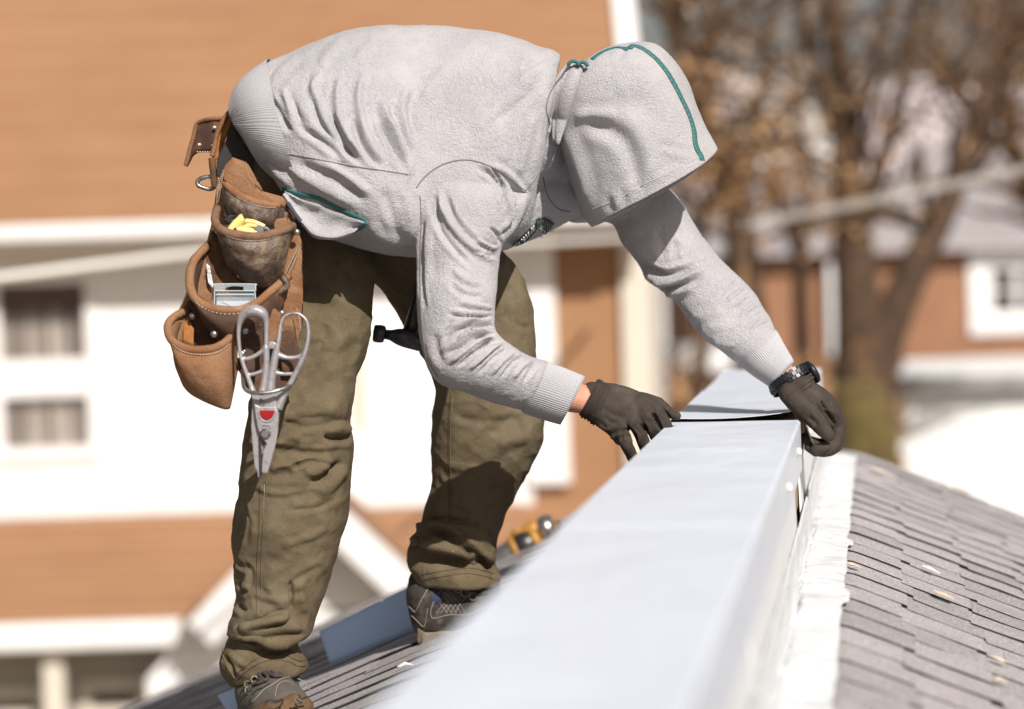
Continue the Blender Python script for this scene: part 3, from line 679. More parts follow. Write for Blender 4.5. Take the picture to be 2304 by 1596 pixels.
# ================================================================== HOUSES BEYOND
def simple_house(name, u0, u1, vb, vt, y, depth, wallm, roofm, ridge, label, wins=(), gable=False, base=0.0):
    h = empty(name, (X_((u0+u1)/2, y), y, 0), label, 'house')
    x0, x1 = X_(u0, y), X_(u1, y); z1 = Z_(vt, y, (u0+u1)/2)
    wins_w = [(X_(a, y), X_(b, y), Z_(d_, y, (a+b)/2), Z_(c_, y, (a+b)/2)) for a, b, c_, d_ in wins]
    wall_with(x0, x1, base, z1, y, wins_w, 'wall', wallm, h, 0.3)
    bx((x0, y+.32, base), (x1, y+depth, z1)).build('side_wall', wallm, h)
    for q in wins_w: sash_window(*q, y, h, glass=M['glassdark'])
    e = 0.35
    if gable:
        xm_ = (x0+x1)/2; mb = MB(); mb.prism([(x0, y, z1+.003), (x1, y, z1+.003), (xm_, y, z1+ridge)], (0, .3, 0)); mb.build('gable', wallm, h)
        for sx, xa in ((-1, x0), (1, x1)):
            mb = MB(); mb.prism([(xm_, y-e, z1+ridge+.02), (xa+sx*e, y-e, z1-e*ridge/((x1-x0)/2)), (xa+sx*e, y-e, z1-e*ridge/((x1-x0)/2)+.18), (xm_, y-e, z1+ridge+.2)], (0, depth+e, 0)); mb.build('roof', roofm, h)
    else:
        mb = MB(); mb.add([(x0-e, y-e, z1+.01), (x1+e, y-e, z1+.01), (x1+e, y+depth/2, z1+ridge), (x0-e, y+depth/2, z1+ridge), (x1+e, y+depth+e, z1+.01), (x0-e, y+depth+e, z1+.01)], [(0, 1, 2, 3), (3, 2, 4, 5), (0, 3, 5), (1, 4, 2)]); mb.build('roof', roofm, h)
        bx((x0-e, y-e-.15, z1-.18), (x1+e, y-e-.004, z1+.02)).build('gutter', M['slate'], h)
    return h
bh = simple_house('house', 1560, 2700, 1000, 545, 52, 9, M['brick'], M['slate'], 1.5, 'brown brick house with a white framed window behind the bare trees on the right',
    wins=[(2232, 2360, 604, 700)])
y = 52
bx((X_(2182, y), y-.1, Z_(752, y, 2250)), (X_(2420, y), y-.04, Z_(708, y, 2250))).build('window_trim', M['offwhite'], bh)
bx((X_(2182, y), y-.1, Z_(598, y, 2250)), (X_(2420, y), y-.04, Z_(560, y, 2250))).build('window_trim', M['offwhite'], bh)
bx((X_(2182, y), y-.1, Z_(707, y, 2250)), (X_(2230, y), y-.04, Z_(599, y, 2250))).build('window_trim', M['offwhite'], bh)
bx((X_(2285, y), y-.06, Z_(706, y, 2250)), (X_(2297, y), y-.02, Z_(600, y, 2250))).build('window_bar', M['offwhite'], bh)
bx((X_(1862, y), y-.35, Z_(815, y, 1900)), (X_(1905, y), y-.05, Z_(590, y, 1900))).build('porch_column', M['offwhite'], bh)
bx((X_(1460, y), y-.6, Z_(835, y, 1550)), (X_(1640, y), y-.36, Z_(770, y, 1550))).build('porch_rail', M['offwhite'], bh)
simple_house('garage', 2018, 2700, 1100, 838, 44.9, 5, M['wallwhite'], M['wallwhite'], 0.06, 'low white garage standing in front of the brick house at the right edge')
simple_house('house', 1700, 1888, 600, 262, 95, 8, M['wallwhite'], M['slate'], 2.2, 'small white gabled house far behind the forked tree', wins=[(1760, 1795, 300, 335)], gable=True)
simple_house('house', 1380, 1640, 700, 405, 88, 8, M['wallwhite'], M['tileB'], 1.3, 'white house with a rust roof far behind the worker sleeve', wins=[(1560, 1580, 425, 465)])
simple_house('house', 2130, 2600, 700, 420, 84, 8, M['offwhite'], M['slate'], 1.8, 'pale distant house behind the cable at the right edge', wins=[(2220, 2250, 440, 500), (2300, 2330, 440, 500)])
simple_house('house', 1640, 1860, 760, 440, 70, 6, M['offwhite'], M['slate'], 0.9, 'pale low house between the trunks behind the cable', wins=[(1745, 1770, 470, 510)])
# dark car by the garage
cr = empty('parked_car', (X_(2330, 37), 37, 0.03), 'dark parked car seen blurred at the right edge below the garage', 'car')
cx = X_(2340, 37)
prof = [(-2.2, .35), (-2.25, .75), (-1.9, .92), (-1.25, 1.0), (-.7, 1.42), (.7, 1.46), (1.35, 1.02), (2.1, .9), (2.25, .6), (2.2, .35)]
MB().prism([(cx+a, 36.2, .03+b) for a, b in prof], (0, 1.7, 0)).build('body', M['carpaint'], cr, bevel=.08)
MB().prism([(cx+a, 36.18, .03+b) for a, b in [(-1.05, 1.02), (-.62, 1.36), (.62, 1.4), (1.1, 1.03)]], (0, 1.74, 0)).build('window_band', M['glassdark'], cr)
for sx in (-1.4, 1.4):
    for yy in (36.15, 37.72):
        V, F = tube([(cx+sx, yy, .36), (cx+sx, yy+.2, .36)], .33, 20); wo_ = mesh_obj('wheel', V, F, M['tyre'], cr)

# ================================================================== TREES
def tree(label, limbs, trunk_mat, crown_mat, d, ntw, leafs, seed, crown_box, lsize=0.16):
    rnd = random.Random(seed)
    root = empty('bare_tree', W(limbs[0][0][0], limbs[0][0][1], d), label, 'tree')
    root.location.z = 0
    mb = MB(); ends = []; allp = []
    for L in limbs:
        P = [W(u, v, d + (L[0][3] if len(L[0]) > 3 else 0)*min(1, i/3)) for i, (u, v, w_, *_) in enumerate(L)]; r = [p[2]*d/FPX/2 for p in L]
        Q = crs(P, 7*len(P)); rr = np.interp(np.linspace(0, 1, len(Q)), np.linspace(0, 1, len(r)), r)
        rr = rr * (1 + 0.08*np.array([mnoise.noise(Vector((i*.7, seed, 0))) for i in range(len(Q))]))
        V, F = tube(Q, rr, 12); mb.add(V, F); allp += [(Q[i], rr[i], Q[min(i+1, len(Q)-1)]-Q[max(i-1, 0)]) for i in range(5, len(Q)) if proj([Q[i]])[1][0] < 560]
    o = mb.build('trunk', trunk_mat, root, smooth=True)
    tw = MB(); tips = []
    for _ in range(ntw):
        p, r, t = rnd.choice(allp); r = min(r, .16)
        L = rnd.uniform(1.0, 3.2); dr_ = np.array([rnd.gauss(0, 1), rnd.gauss(0, 1), rnd.gauss(.55, .5)]) + 0.4*t/np.linalg.norm(t); dr_ /= np.linalg.norm(dr_)
        pts = [p]; 
        for k in range(5): dr_ = dr_ + np.array([rnd.gauss(0, .22), rnd.gauss(0, .22), rnd.gauss(.06, .2)]); dr_ /= np.linalg.norm(dr_); pts.append(pts[-1] + dr_*L/5)
        V, F = tube(np.array(pts), np.linspace(max(.02, r*.45), .012, 6), 5); tw.add(V, F); tips += pts[1:]
        for k in (2, 3, 4):
            q = pts[k]; d2 = np.array([rnd.gauss(0, 1), rnd.gauss(0, 1), rnd.gauss(.4, .6)]); d2 /= np.linalg.norm(d2)
            pp = [q, q+d2*L*.18, q+d2*L*.36+np.array([0, 0, .08])]; V, F = tube(np.array(pp), [.018, .012, .006], 4); tw.add(V, F); tips += pp[1:]
    tw.build('branches', M['bark'], root, smooth=True)
    V = np.empty((leafs*4, 3)); tips = np.array(tips); tips = tips[proj(tips)[1] < 520]; idx = np.random.RandomState(seed); c = tips[idx.randint(len(tips), size=leafs)] + idx.normal(0, .28, (leafs, 3))
    a = idx.normal(size=(leafs, 3)); a /= np.linalg.norm(a, axis=1)[:, None]; b = np.cross(a, idx.normal(size=(leafs, 3))); b /= np.linalg.norm(b, axis=1)[:, None]
    s = (lsize*idx.uniform(.5, 1.3, leafs))[:, None]
    V[0::4] = c-a*s; V[1::4] = c+b*s*.45; V[2::4] = c+a*s; V[3::4] = c-b*s*.45
    F = np.arange(leafs*4).reshape(-1, 4)
    me = bpy.data.meshes.new('crown'); me.from_pydata(V.tolist(), [], F.tolist()); me.materials.append(crown_mat)
    o = bpy.data.objects.new('crown', me); COL.objects.link(o); adopt(o, root); o['kind'] = 'stuff'
    return root
TG = 'bare brown trees behind the worker'
tree('thick forked tree with a dark mossy trunk standing behind the gloved hand', [
    [(1955, 1700, 165), (1948, 1010, 150), (1938, 880, 132), (1935, 760, 116), (1925, 620, 100), (1912, 480, 86), (1905, 320, 72), (1893, 180, 58), (1875, 20, 48), (1860, -160, 34)],
    [(1948, 980, 110), (1985, 780, 92), (2050, 620, 80), (2120, 480, 66), (2180, 320, 54), (2235, 120, 32), (2270, -100, 20)],
    [(1915, 560, 50), (1965, 420, 42), (2010, 280, 34), (2045, 120, 26), (2062, -80, 18)],
    [(1900, 300, 44), (1850, 180, 34), (1810, 60, 28), (1785, -100, 18)]], M['bark'], M['twigA'], 32, 40, 1500, 3, None, 0.045)
tree('slanting brown tree close behind the hood', [
    [(1700, 1600, 90), (1690, 900, 76), (1680, 640, 72), (1655, 480, 68), (1600, 320, 64), (1560, 180, 60), (1510, 40, 52), (1470, -120, 30)],
    [(1650, 470, 40), (1700, 330, 34), (1710, 200, 26), (1735, 20, 20), (1750, -100, 12)],
    [(1560, 190, 30), (1590, 80, 24), (1620, -60, 18)]], M['bark'], M['twigB'], 36, 40, 1500, 11, None, 0.045)
tree('spreading tree with rusty leaves at the right edge', [
    [(2430, 1500, 60), (2420, 900, 52), (2390, 620, 46), (2320, 440, 42), (2260, 250, 36), (2260, 80, 30), (2290, -100, 20)],
    [(2380, 600, 34), (2360, 420, 30), (2340, 260, 26), (2400, 60, 20)],
    [(2290, 360, 30), (2170, 240, 26), (2110, 120, 22), (2090, -60, 14)]], M['bark'], M['twigB'], 40, 80, 6500, 21, None, 0.05)
tree('pale leaved tree in the gap between the two dark trunks', [
    [(1815, 1300, 44), (1810, 900, 38), (1800, 640, 34), (1815, 420, 28), (1790, 240, 22), (1800, 60, 16), (1795, -60, 10)],
    [(1805, 600, 26), (1760, 480, 22), (1735, 380, 16), (1725, 300, 10)]], M['bark'], M['twigC'], 46, 30, 400, 31, None, 0.2)
tree('thin brown sapling behind the far sleeve', [
    [(1560, 1500, 40), (1565, 1000, 34), (1580, 760, 30), (1570, 600, 24), (1590, 480, 18)],
    [(1572, 800, 24), (1620, 640, 18), (1650, 540, 12)]], M['bark'], M['twigA'], 30, 26, 900, 41, None, 0.08)
# mossy foot of the big tree
V, F = tube([W(1952, 1420, 31.9), W(1946, 1010, 31.9), W(1938, 930, 31.9), W(1934, 860, 31.95)], [.49, .46, .42, .35], 20)
tb_ = mesh_obj('ivy_clump', V, F, M['moss'], label='patch of green brown moss wrapped round the foot of the thick forked tree', cat='moss')
noise_disp(tb_.data, 3.0, 0.05)
# hedge of dry brush
def brush(u0, u1, v0, v1, d, n, m_, label, seed, ls=.16):
    r = np.random.RandomState(seed); cu = r.uniform(u0, u1, n); cv = v0 + (v1-v0)*r.power(1.6, n) + 18*np.sin(cu*.04); dd = d + r.normal(0, .5, n)
    C = np.array([W(a, b, c) for a, b, c in zip(cu, cv, dd)]); a = r.normal(size=(n, 3)); a[:, 2] += .8; a /= np.linalg.norm(a, axis=1)[:, None]
    b = np.cross(a, r.normal(size=(n, 3))); b /= np.linalg.norm(b, axis=1)[:, None]; s = (ls*r.uniform(.5, 1.6, n))[:, None]
    V = np.empty((n*4, 3)); V[0::4] = C-a*s; V[1::4] = C+b*s*.4; V[2::4] = C+a*s; V[3::4] = C-b*s*.4
    o = mesh_obj('hedge', V, np.arange(n*4).reshape(-1, 4), m_, smooth=False, label=label, cat='hedge', kind='stuff'); return o
brush(1440, 2030, 800, 1500, 44, 7000, M['twigA'], 'dense brown hedge between the brick house and the parapet', 5)
# ================================================================== THE WORKER
c4 = lambda L: [(506+.3906*x, 28+.3906*y) for x, y in L]
c3 = lambda L: [(1181+.3172*x, 56+.3172*y) for x, y in L]
c6 = lambda L: [(843.75+.4581*x, 281+.4581*y) for x, y in L]
c5 = lambda L: [(1125+.3662*x, 506+.3662*y) for x, y in L]
cA = lambda L: [(506+.3877*x, 506+.3877*y) for x, y in L]
c5b = lambda L: [(450+.3662*x, 1237.5+.3662*y) for x, y in L]
cF = lambda L: [(843.75+.4583*x, 843.75+.4583*y) for x, y in L]
c1 = lambda L: [(337.5+.3172*x, 225+.3172*y) for x, y in L]
c2 = lambda L: [(337.5+.28197*x, 647+.28197*y) for x, y in L]
cg = lambda L: [(1237.5+.3174*x, 731+.3174*y) for x, y in L]
cw = lambda L: [(1687.5+.17622*x, 787.5+.17622*y) for x, y in L]
person = empty('person', W(760, 1500, 4.58), 'person in pale grey hooded sweatshirt and olive trousers bending over the white metal cap', 'person')
PER = person
# ---- body: one continuous surface under the clothes
sc = lambda L: blob(L, 14, 8)
body = fuse('body', [
    blob([(680, 340, 4.54, 90), (800, 310, 4.54, 120), (1000, 310, 4.54, 130), (1130, 310, 4.54, 95), (1230, 300, 4.53, 50)], 20),
    blob([(1200, 300, 4.56, 45), (1300, 290, 4.60, 42), (1350, 280, 4.56, 60), (1400, 268, 4.53, 92), (1430, 300, 4.52, 92), (1440, 350, 4.52, 66)], 20),
    blob([(1440, 320, 4.52, 30), (1480, 345, 4.52, 16)]),                    # nose
    blob([(1385, 330, 4.43, 16), (1400, 350, 4.43, 12)]), blob([(1385, 330, 4.61, 16), (1400, 350, 4.61, 12)]),   # ears
    blob([(1080, 330, 4.46, 60), (1045, 440, 4.385, 56), (1030, 560, 4.345, 50), (1020, 720, 4.28, 52), (1025, 800, 4.26, 48), (1130, 850, 4.31, 44), (1250, 885, 4.37, 37), (1300, 896, 4.392, 35), (1345, 905, 4.40, 33)]),
    blob([(1250, 360, 4.66, 50), (1340, 410, 4.71, 42), (1450, 510, 4.71, 40), (1560, 640, 4.675, 40), (1690, 770, 4.615, 36), (1750, 835, 4.565, 33), (1785, 875, 4.55, 31)]),
    blob([(650, 400, 4.52, 70), (710, 560, 4.50, 66), (690, 900, 4.48, 58), (660, 1100, 4.47, 58), (620, 1380, 4.47, 44), (610, 1500, 4.47, 40)], 18),
    blob([(690, 420, 4.58, 70), (850, 540, 4.62, 55), (1060, 650, 4.65, 50), (1090, 760, 4.66, 50), (1095, 900, 4.68, 52), (1070, 1100, 4.69, 52), (1020, 1280, 4.72, 42), (1000, 1340, 4.72, 40)], 18),
], 0.006, 3, M['skin'], PER)

# ---- sweatshirt
torso = loft([(527, 243, 706, 530, 4.53, .175), (535, 214, 730, 538, 4.53, .19), (551, 187, 765, 549, 4.53, .205), (600, 147, 799, 556, 4.525, .222), (662, 122, 838, 566, 4.52, .235),
    (748, 87, 880, 574, 4.515, .24), (846, 64, 934, 578, 4.515, .225), (947, 62, 1000, 580, 4.52, .20), (1050, 69, 1060, 579, 4.52, .205), (1108, 76, 1100, 570, 4.52, .205),
    (1160, 90, 1142, 560, 4.52, .20), (1205, 107, 1172, 540, 4.52, .19), (1240, 118, 1190, 508, 4.52, .175), (1259, 128, 1199, 485, 4.52, .15)], 96, 150, 2.55, tilt=lambda s: .075*math.sin(math.pi*min(1, max(0, s*1.25)))**.7)
armR = loft([(945, 385, 1178, 425, 4.40, .085), (936, 430, 1190, 460, 4.375, .092), (935, 500, 1162, 510, 4.36, .088), (937, 560, 1130, 552, 4.345, .082), (938, 610, 1122, 600, 4.335, .078), (940, 684, 1118, 655, 4.31, .074),
    (943, 730, 1112, 702, 4.30, .072), (950, 785, 1112, 732, 4.285, .070), (966, 838, 1120, 752, 4.28, .069), (1000, 868, 1142, 771, 4.285, .067), (1073, 894, 1170, 790, 4.30, .064), (1124, 910, 1196, 803, 4.325, .062), (1172, 924, 1228, 811, 4.345, .060),
    (1184, 928, 1236, 815, 4.35, .056)], 64, 120, 2.1)
armL = loft([(1330, 330, 1240, 480, 4.70, .085), (1420, 350, 1290, 500, 4.72, .085), (1498, 418, 1372, 500, 4.72, .080), (1533, 456, 1400, 547, 4.71, .078), (1577, 526, 1431, 590, 4.70, .076), (1612, 574, 1458, 627, 4.69, .072), (1638, 598, 1484, 652, 4.68, .069), (1667, 627, 1513, 674, 4.67, .066),
    (1696, 663, 1535, 704, 4.65, .063), (1718, 696, 1557, 733, 4.64, .060), (1735, 720, 1590, 768, 4.62, .057), (1745, 741, 1650, 811, 4.605, .053), (1748, 748, 1660, 817, 4.60, .050)], 64, 100, 2.1)
hood_neck = blob([(1150, 300, 4.54, 130), (1235, 320, 4.605, 92), (1300, 330, 4.61, 82), (1350, 320, 4.60, 76)], 24)
chest = blob([(1080, 420, 4.62, 130), (1160, 440, 4.64, 110), (1235, 425, 4.66, 86), (1290, 395, 4.68, 80)], 22)
shoulderL = blob([(1150, 300, 4.66, 130), (1260, 360, 4.70, 100), (1340, 420, 4.72, 72)], 20)
hoodie = fuse('sweatshirt', [torso, armR, armL, hood_neck, chest, shoulderL], 0.0027, 4, M['fleece'], PER)
hm = hoodie.data
T0, T1, A0, A1 = 4.2, 4.60, 4.15, 4.352
S = []
def add(pts, w, a, d0=T0, d1=T1): S.append((pts, w, a, d0, d1))
# waist and side drapes
for L, w, a in [([(240,470),(300,560),(350,650),(400,700)], 9, -5), ([(385,490),(420,600),(470,680),(560,740),(640,810),(690,860)], 10, -8),
    ([(500,440),(520,540),(560,640),(640,740),(760,850)], 11, -9), ([(600,560),(650,680),(720,800),(800,880)], 9, -7), ([(740,590),(760,680),(800,780),(870,860),(925,890)], 9, -9),
    ([(915,600),(930,680),(980,770),(1030,860),(1060,930)], 12, -12), ([(1005,560),(1020,680),(1050,800),(1080,900)], 8, -4), ([(330,420),(370,540),(440,640),(520,720)], 9, 5),
    ([(560,330),(515,430),(540,560),(600,680),(700,790)], 11, 6), ([(680,330),(650,450),(665,600),(720,730),(800,830)], 11, 6), ([(810,320),(770,460),(790,620),(850,760),(910,850)], 11, 6),
    ([(895,480),(930,600),(990,740),(1050,880),(1085,960)], 12, 9), ([(1070,400),(1020,540),(1040,680),(1075,800)], 12, 5), ([(1180,430),(1130,560),(1110,700)], 14, 3),
    ([(230,830),(300,930),(400,1000)], 12, 4), ([(330,860),(460,960),(600,1040),(760,1120)], 14, 5), ([(420,860),(560,930),(700,1010),(840,1120)], 13, -5), ([(560,860),(700,940),(860,1060)], 10, 4),
    ([(700,1290),(790,1300),(850,1330)], 10, -4), ([(830,1200),(900,1290),(1010,1350)], 13, 4), ([(900,1000),(960,1150),(1010,1330)], 13, -4), ([(1000,980),(1060,1140),(1080,1330)], 13, 4),
    ([(1480,560),(1600,470),(1760,360),(1880,290)], 14, 3), ([(1560,640),(1700,520),(1830,400)], 12, -3), ([(1400,700),(1560,560),(1700,430)], 16, 3), ([(1700,330),(1820,270),(1920,255)], 8, -2.5),
    ([(1780,560),(1740,740),(1700,900),(1690,980)], 14, 4), ([(1300,300),(1200,420),(1160,560)], 20, 3), ([(430,250),(330,330),(260,420)], 12, 2.5), ([(700,160),(600,230),(540,320)], 14, 3), ([(880,150),(800,220),(760,300)], 14, 2.5)]:
    add(c4(L), w, a*1.3)
# near sleeve: shoulder pouch, armpit gathers, elbow creases
for L, w, a in [([(310,300),(330,400),(380,500),(460,590),(560,660),(600,680)], 9, 9), ([(285,400),(325,520),(400,620),(480,700)], 8, -6), ([(345,330),(375,430),(440,520),(530,600)], 8, -4),
    ([(500,205),(570,250),(625,320),(645,420)], 8, -9), ([(670,280),(705,370),(690,450),(640,520),(605,555)], 7, -10), ([(560,190),(650,240),(720,320),(748,375),(730,400)], 9, 8), ([(610,330),(660,400),(665,470),(620,540)], 7, 6),
    ([(560,500),(600,540),(610,590)], 5, -6), ([(500,560),(560,600),(605,610)], 5, 6), ([(480,620),(550,640),(600,645)], 5, -5),
    ([(240,340),(232,560),(232,760),(245,950)], 6, -5), ([(270,420),(262,600),(262,800)], 9, 3),
    ([(380,700),(440,760),(530,790)], 9, 5), ([(360,770),(430,830),(540,850)], 8, -5), ([(400,870),(480,890),(575,905)], 7, 6), ([(350,930),(440,940),(575,945)], 6, -9), ([(340,1010),(420,975),(500,965),(585,970)], 5, 8),
    ([(330,1060),(400,1010),(480,985),(560,990)], 5, -9), ([(320,1120),(400,1060),(480,1015),(575,1005)], 6, 8), ([(340,1140),(430,1080),(500,1040),(590,1030)], 5, -9), ([(350,1180),(440,1115),(520,1060),(600,1045)], 6, 8),
    ([(390,1200),(470,1140),(560,1070),(620,1060)], 5, -7), ([(450,1210),(530,1140),(600,1085),(650,1075)], 6, 7), ([(500,1230),(580,1150),(660,1095)], 5, -6), ([(560,1230),(630,1160),(700,1110)], 6, 6),
    ([(610,1250),(680,1170),(740,1130)], 5, -5), ([(670,1250),(720,1190),(780,1145)], 7, 5), ([(730,1270),(770,1200),(810,1160)], 6, -4), ([(290,1010),(300,1100),(340,1190)], 12, -4)]:
    add(c6(L), w, a, A0, A1 + .02)
for L, w, a in [([(395,1010),(470,975),(545,962),(590,965)], 2.6, -7), ([(370,1075),(450,1018),(530,990),(592,990)], 2.4, -7), ([(380,1120),(460,1068),(540,1030),(605,1022)], 2.4, -6), ([(430,1160),(510,1100),(590,1055)], 2.4, -5), ([(500,1190),(570,1125),(640,1080)], 2.6, -5),
    ([(560,200),(610,260),(640,330),(655,430)], 3, -7), ([(690,330),(700,400),(668,480),(615,550)], 2.8, -7), ([(520,590),(570,610),(608,612)], 2.2, -5), ([(480,640),(545,655),(603,650)], 2.2, -4), ([(430,930),(510,935),(580,940)], 2.6, -6), ([(420,870),(500,890),(580,900)], 2.4, 4)]:
    add(c6(L), w, a, A0, A1 + .02)
# far sleeve
for L, w, a in [([(830,190),(900,260),(1010,305),(1100,290),(1200,245)], 9, -9), ([(860,260),(960,360),(1100,340),(1220,280),(1310,250)], 10, 7), ([(900,330),(980,395),(1120,370),(1260,310)], 8, -7), ([(1000,420),(1100,420),(1200,380)], 10, 4),
    ([(1060,60),(1120,130),(1100,220)], 12, 4), ([(960,30),(1000,120),(980,210)], 12, -4), ([(1350,430),(1410,380),(1470,340)], 5, -4), ([(1390,470),(1450,420),(1510,380)], 6, 4), ([(1430,530),(1490,480),(1550,440)], 5, -4), ([(1470,570),(1530,520),(1580,490)], 6, 4),
    ([(1500,620),(1560,570),(1620,540)], 5, -3.5), ([(1540,640),(1600,600),(1650,580)], 6, 4), ([(1150,560),(1260,560),(1380,520)], 14, 3), ([(1240,660),(1350,670),(1450,640)], 12, -2.5), ([(1300,730),(1400,740),(1440,720)], 9, 3)]:
    add(c5(L), w, a, 4.4, 5.0)
bump_strokes(hm, S)
noise_disp(hm, 14, 0.0035, 3.0); noise_disp(hm, 42, 0.0010, 8.0); noise_disp(hm, 190, 0.0007, 2.0)
hb = bvh_of(hoodie)

# ribbed cuffs and hem band: knit ribs are real ridges
def rib_band(name, st, n, m, ribs, amp, m_, parent, ex=2.1, inward=0.006):
    S_ = crs(st, m); V = []; F = []
    for r in S_:
        A = W(r[0], r[1], r[4]); B = W(r[2], r[3], r[4]); c = (A+B)/2; a = (A-B)/2; la = np.linalg.norm(a)
        for k in range(n):
            t = 2*math.pi*k/n; q = 1 + amp/la*math.cos(ribs*t)
            V.append(c + (a*math.copysign(abs(math.cos(t))**(2/ex), math.cos(t)) - VIEW*r[5]*math.copysign(abs(math.sin(t))**(2/ex), math.sin(t)))*q)
    for i in range(m-1):
        for k in range(n): F.append((i*n+k, i*n+(k+1) % n, (i+1)*n+(k+1) % n, (i+1)*n+k))
    # turned edge
    b = (m-1)*n; c = np.mean(V[b:b+n], axis=0); e = len(V)
    for f_, bk in ((0.93, 0.0), (0.88, -0.02)):
        d_ = (np.mean(V[b-n:b], axis=0)-c); d_ /= np.linalg.norm(d_)
        V += [c + (np.array(V[b+k])-c)*f_ - d_*bk*0 + d_*(-bk) for k in range(n)]
    for q in range(2):
        s0 = b if q == 0 else e; s1 = e if q == 0 else e+n
        F += [(s0+k, s0+(k+1) % n, s1+(k+1) % n, s1+k) for k in range(n)]
    return mesh_obj(name, V, F, m_, parent, True)
rib_band('cuff', [(1172, 921, 1226, 815, 4.343, .056), (1180, 930, 1234, 817, 4.348, .052), (1205, 938, 1262, 826, 4.362, .048), (1232, 947, 1290, 837, 4.375, .045), (1261, 955, 1316, 848, 4.388, .044)], 320, 16, 80, .0009, M['rib'], hoodie)
rib_band('cuff', [(1744, 742, 1652, 810, 4.604, .052), (1753, 755, 1664, 820, 4.600, .048), (1764, 776, 1690, 842, 4.588, .044), (1785, 812, 1729, 868, 4.572, .041)], 300, 14, 75, .0009, M['rib'], hoodie)
hemband = rib_band('hem_band', [(612, 139, 700, 470, 4.52, .228), (578, 163, 655, 440, 4.52, .218), (549, 188, 622, 415, 4.525, .205), (534, 214, 597, 388, 4.53, .192), (527, 244, 578, 352, 4.53, .180), (528, 262, 568, 335, 4.53, .174)], 760, 12, 230, .0004, M['rib'], hoodie, 2.55)
setco(hemband.data, dense(hemband.data))
# seams
TH = M['seamdark']
def sm(name, pts, r, m_, par_=hoodie, lift=0.0003, bvh=None, **k): return seam(name, bvh or hb, pts, r, m_, par_, lift, **k)
sm('sleeve_seam', [(945,440),(947,500),(946,580),(946,660),(950,730),(960,800),(985,848)], .0012, TH)
sm('side_seam', c4([(160,780),(300,805),(440,830),(600,860),(760,890),(900,910),(1055,935)]), .0011, TH)
sm('armhole_seam', c4([(1103,1010),(1150,950),(1230,890),(1330,855),(1430,855),(1530,888),(1620,938),(1700,1005),(1732,1030)]), .0012, TH)
sm('yoke_seam', c4([(1732,1025),(1780,970),(1822,900)]), .0010, TH)
sm('waistband_seam', c4([(276,325),(258,360),(240,400),(222,500),(200,600),(170,700),(155,780)]), .0011, M['thread'])
sm('neck_seam', c4([(1985,290),(1935,370),(1890,430),(1862,490),(1850,560),(1872,640)]), .0014, TH)
sm('collar_seam', c3([(130,1080),(150,1180),(190,1260),(250,1310),(320,1325)]), .0012, TH)
# teal bound pocket: opening with turned out lip
pk = c4([(335,1018),(420,1045),(530,1068),(620,1110),(700,1150),(770,1180),(812,1205)])
pk2 = c4([(812,1210),(790,1240),(740,1265),(690,1285)])
strip('pocket_binding', hb, pk, .0040, M['teal'], hoodie, lift=.0022)
dh_ = lambda u, v: (lambda q: q if q < 4.45 else 4.33)((hit(hb, u, v, 4.33)[0]-EYE) @ VIEW)
pouchV, pouchF = [], []
up_ = crs(c4([(345,1030),(430,1075),(540,1110),(640,1150),(730,1185),(805,1212)]), 26); lo_ = crs(c4([(350,1060),(400,1150),(455,1225),(520,1285),(640,1298),(745,1262)]), 26)
for i in range(26):
    pu = hit(hb, *up_[i])[0]; pl_d = 4.315
    for j in range(9):
        s = j/8; q = up_[i]*(1-s)+lo_[i]*s; dd = ((pu-EYE) @ VIEW); dep = dd - .006 + .016*math.sin(math.pi*s) - .002*math.sin(i*.9+s*5)
        pouchV.append(W(q[0], q[1], min(dep, 4.335, dh_(q[0], q[1]) - .002)))
pouchF = [(i*9+j, i*9+j+1, i*9+j+10, i*9+j+9) for i in range(25) for j in range(8)]
po = mesh_obj('pocket_bag', pouchV, pouchF, M['fleece'], hoodie); s_ = po.modifiers.new('t', 'SOLIDIFY'); s_.thickness = .003; s_.offset = 0
dh = lambda u, v, df=4.315: (lambda q: q if q < 4.45 else df)((hit(hb, u, v, df)[0]-EYE) @ VIEW)
lp = crs(c4([(340,1045),(375,1100),(410,1160),(460,1230),(520,1288),(600,1300),(660,1296),(760,1255),(808,1215)]), 40)
lq = crs(np.array([(a, b, min(dh(a, b-3), 4.33)-.005) for a, b in lp])[::4], 40); lq[:, :2] = lp; V, F = tube([W(*q) for q in lq], .0036, 8); mesh_obj('pocket_lip', V, F, M['rib'], hoodie)
lp = crs([(338, 1030), (352, 1075), (395, 1150), (445, 1215)], 20); V, F = tube([W(*c4([q])[0], dh(*c4([q])[0])-.004) for q in lp], .004, 8); mesh_obj('pocket_lining', V, F, M['lining'], hoodie)
V, F = tube([W(a, b, dh(a, b)-.006) for a, b in crs(pk2, 16)], .0028, 6); mesh_obj('pocket_binding', V, F, M['teal'], hoodie)
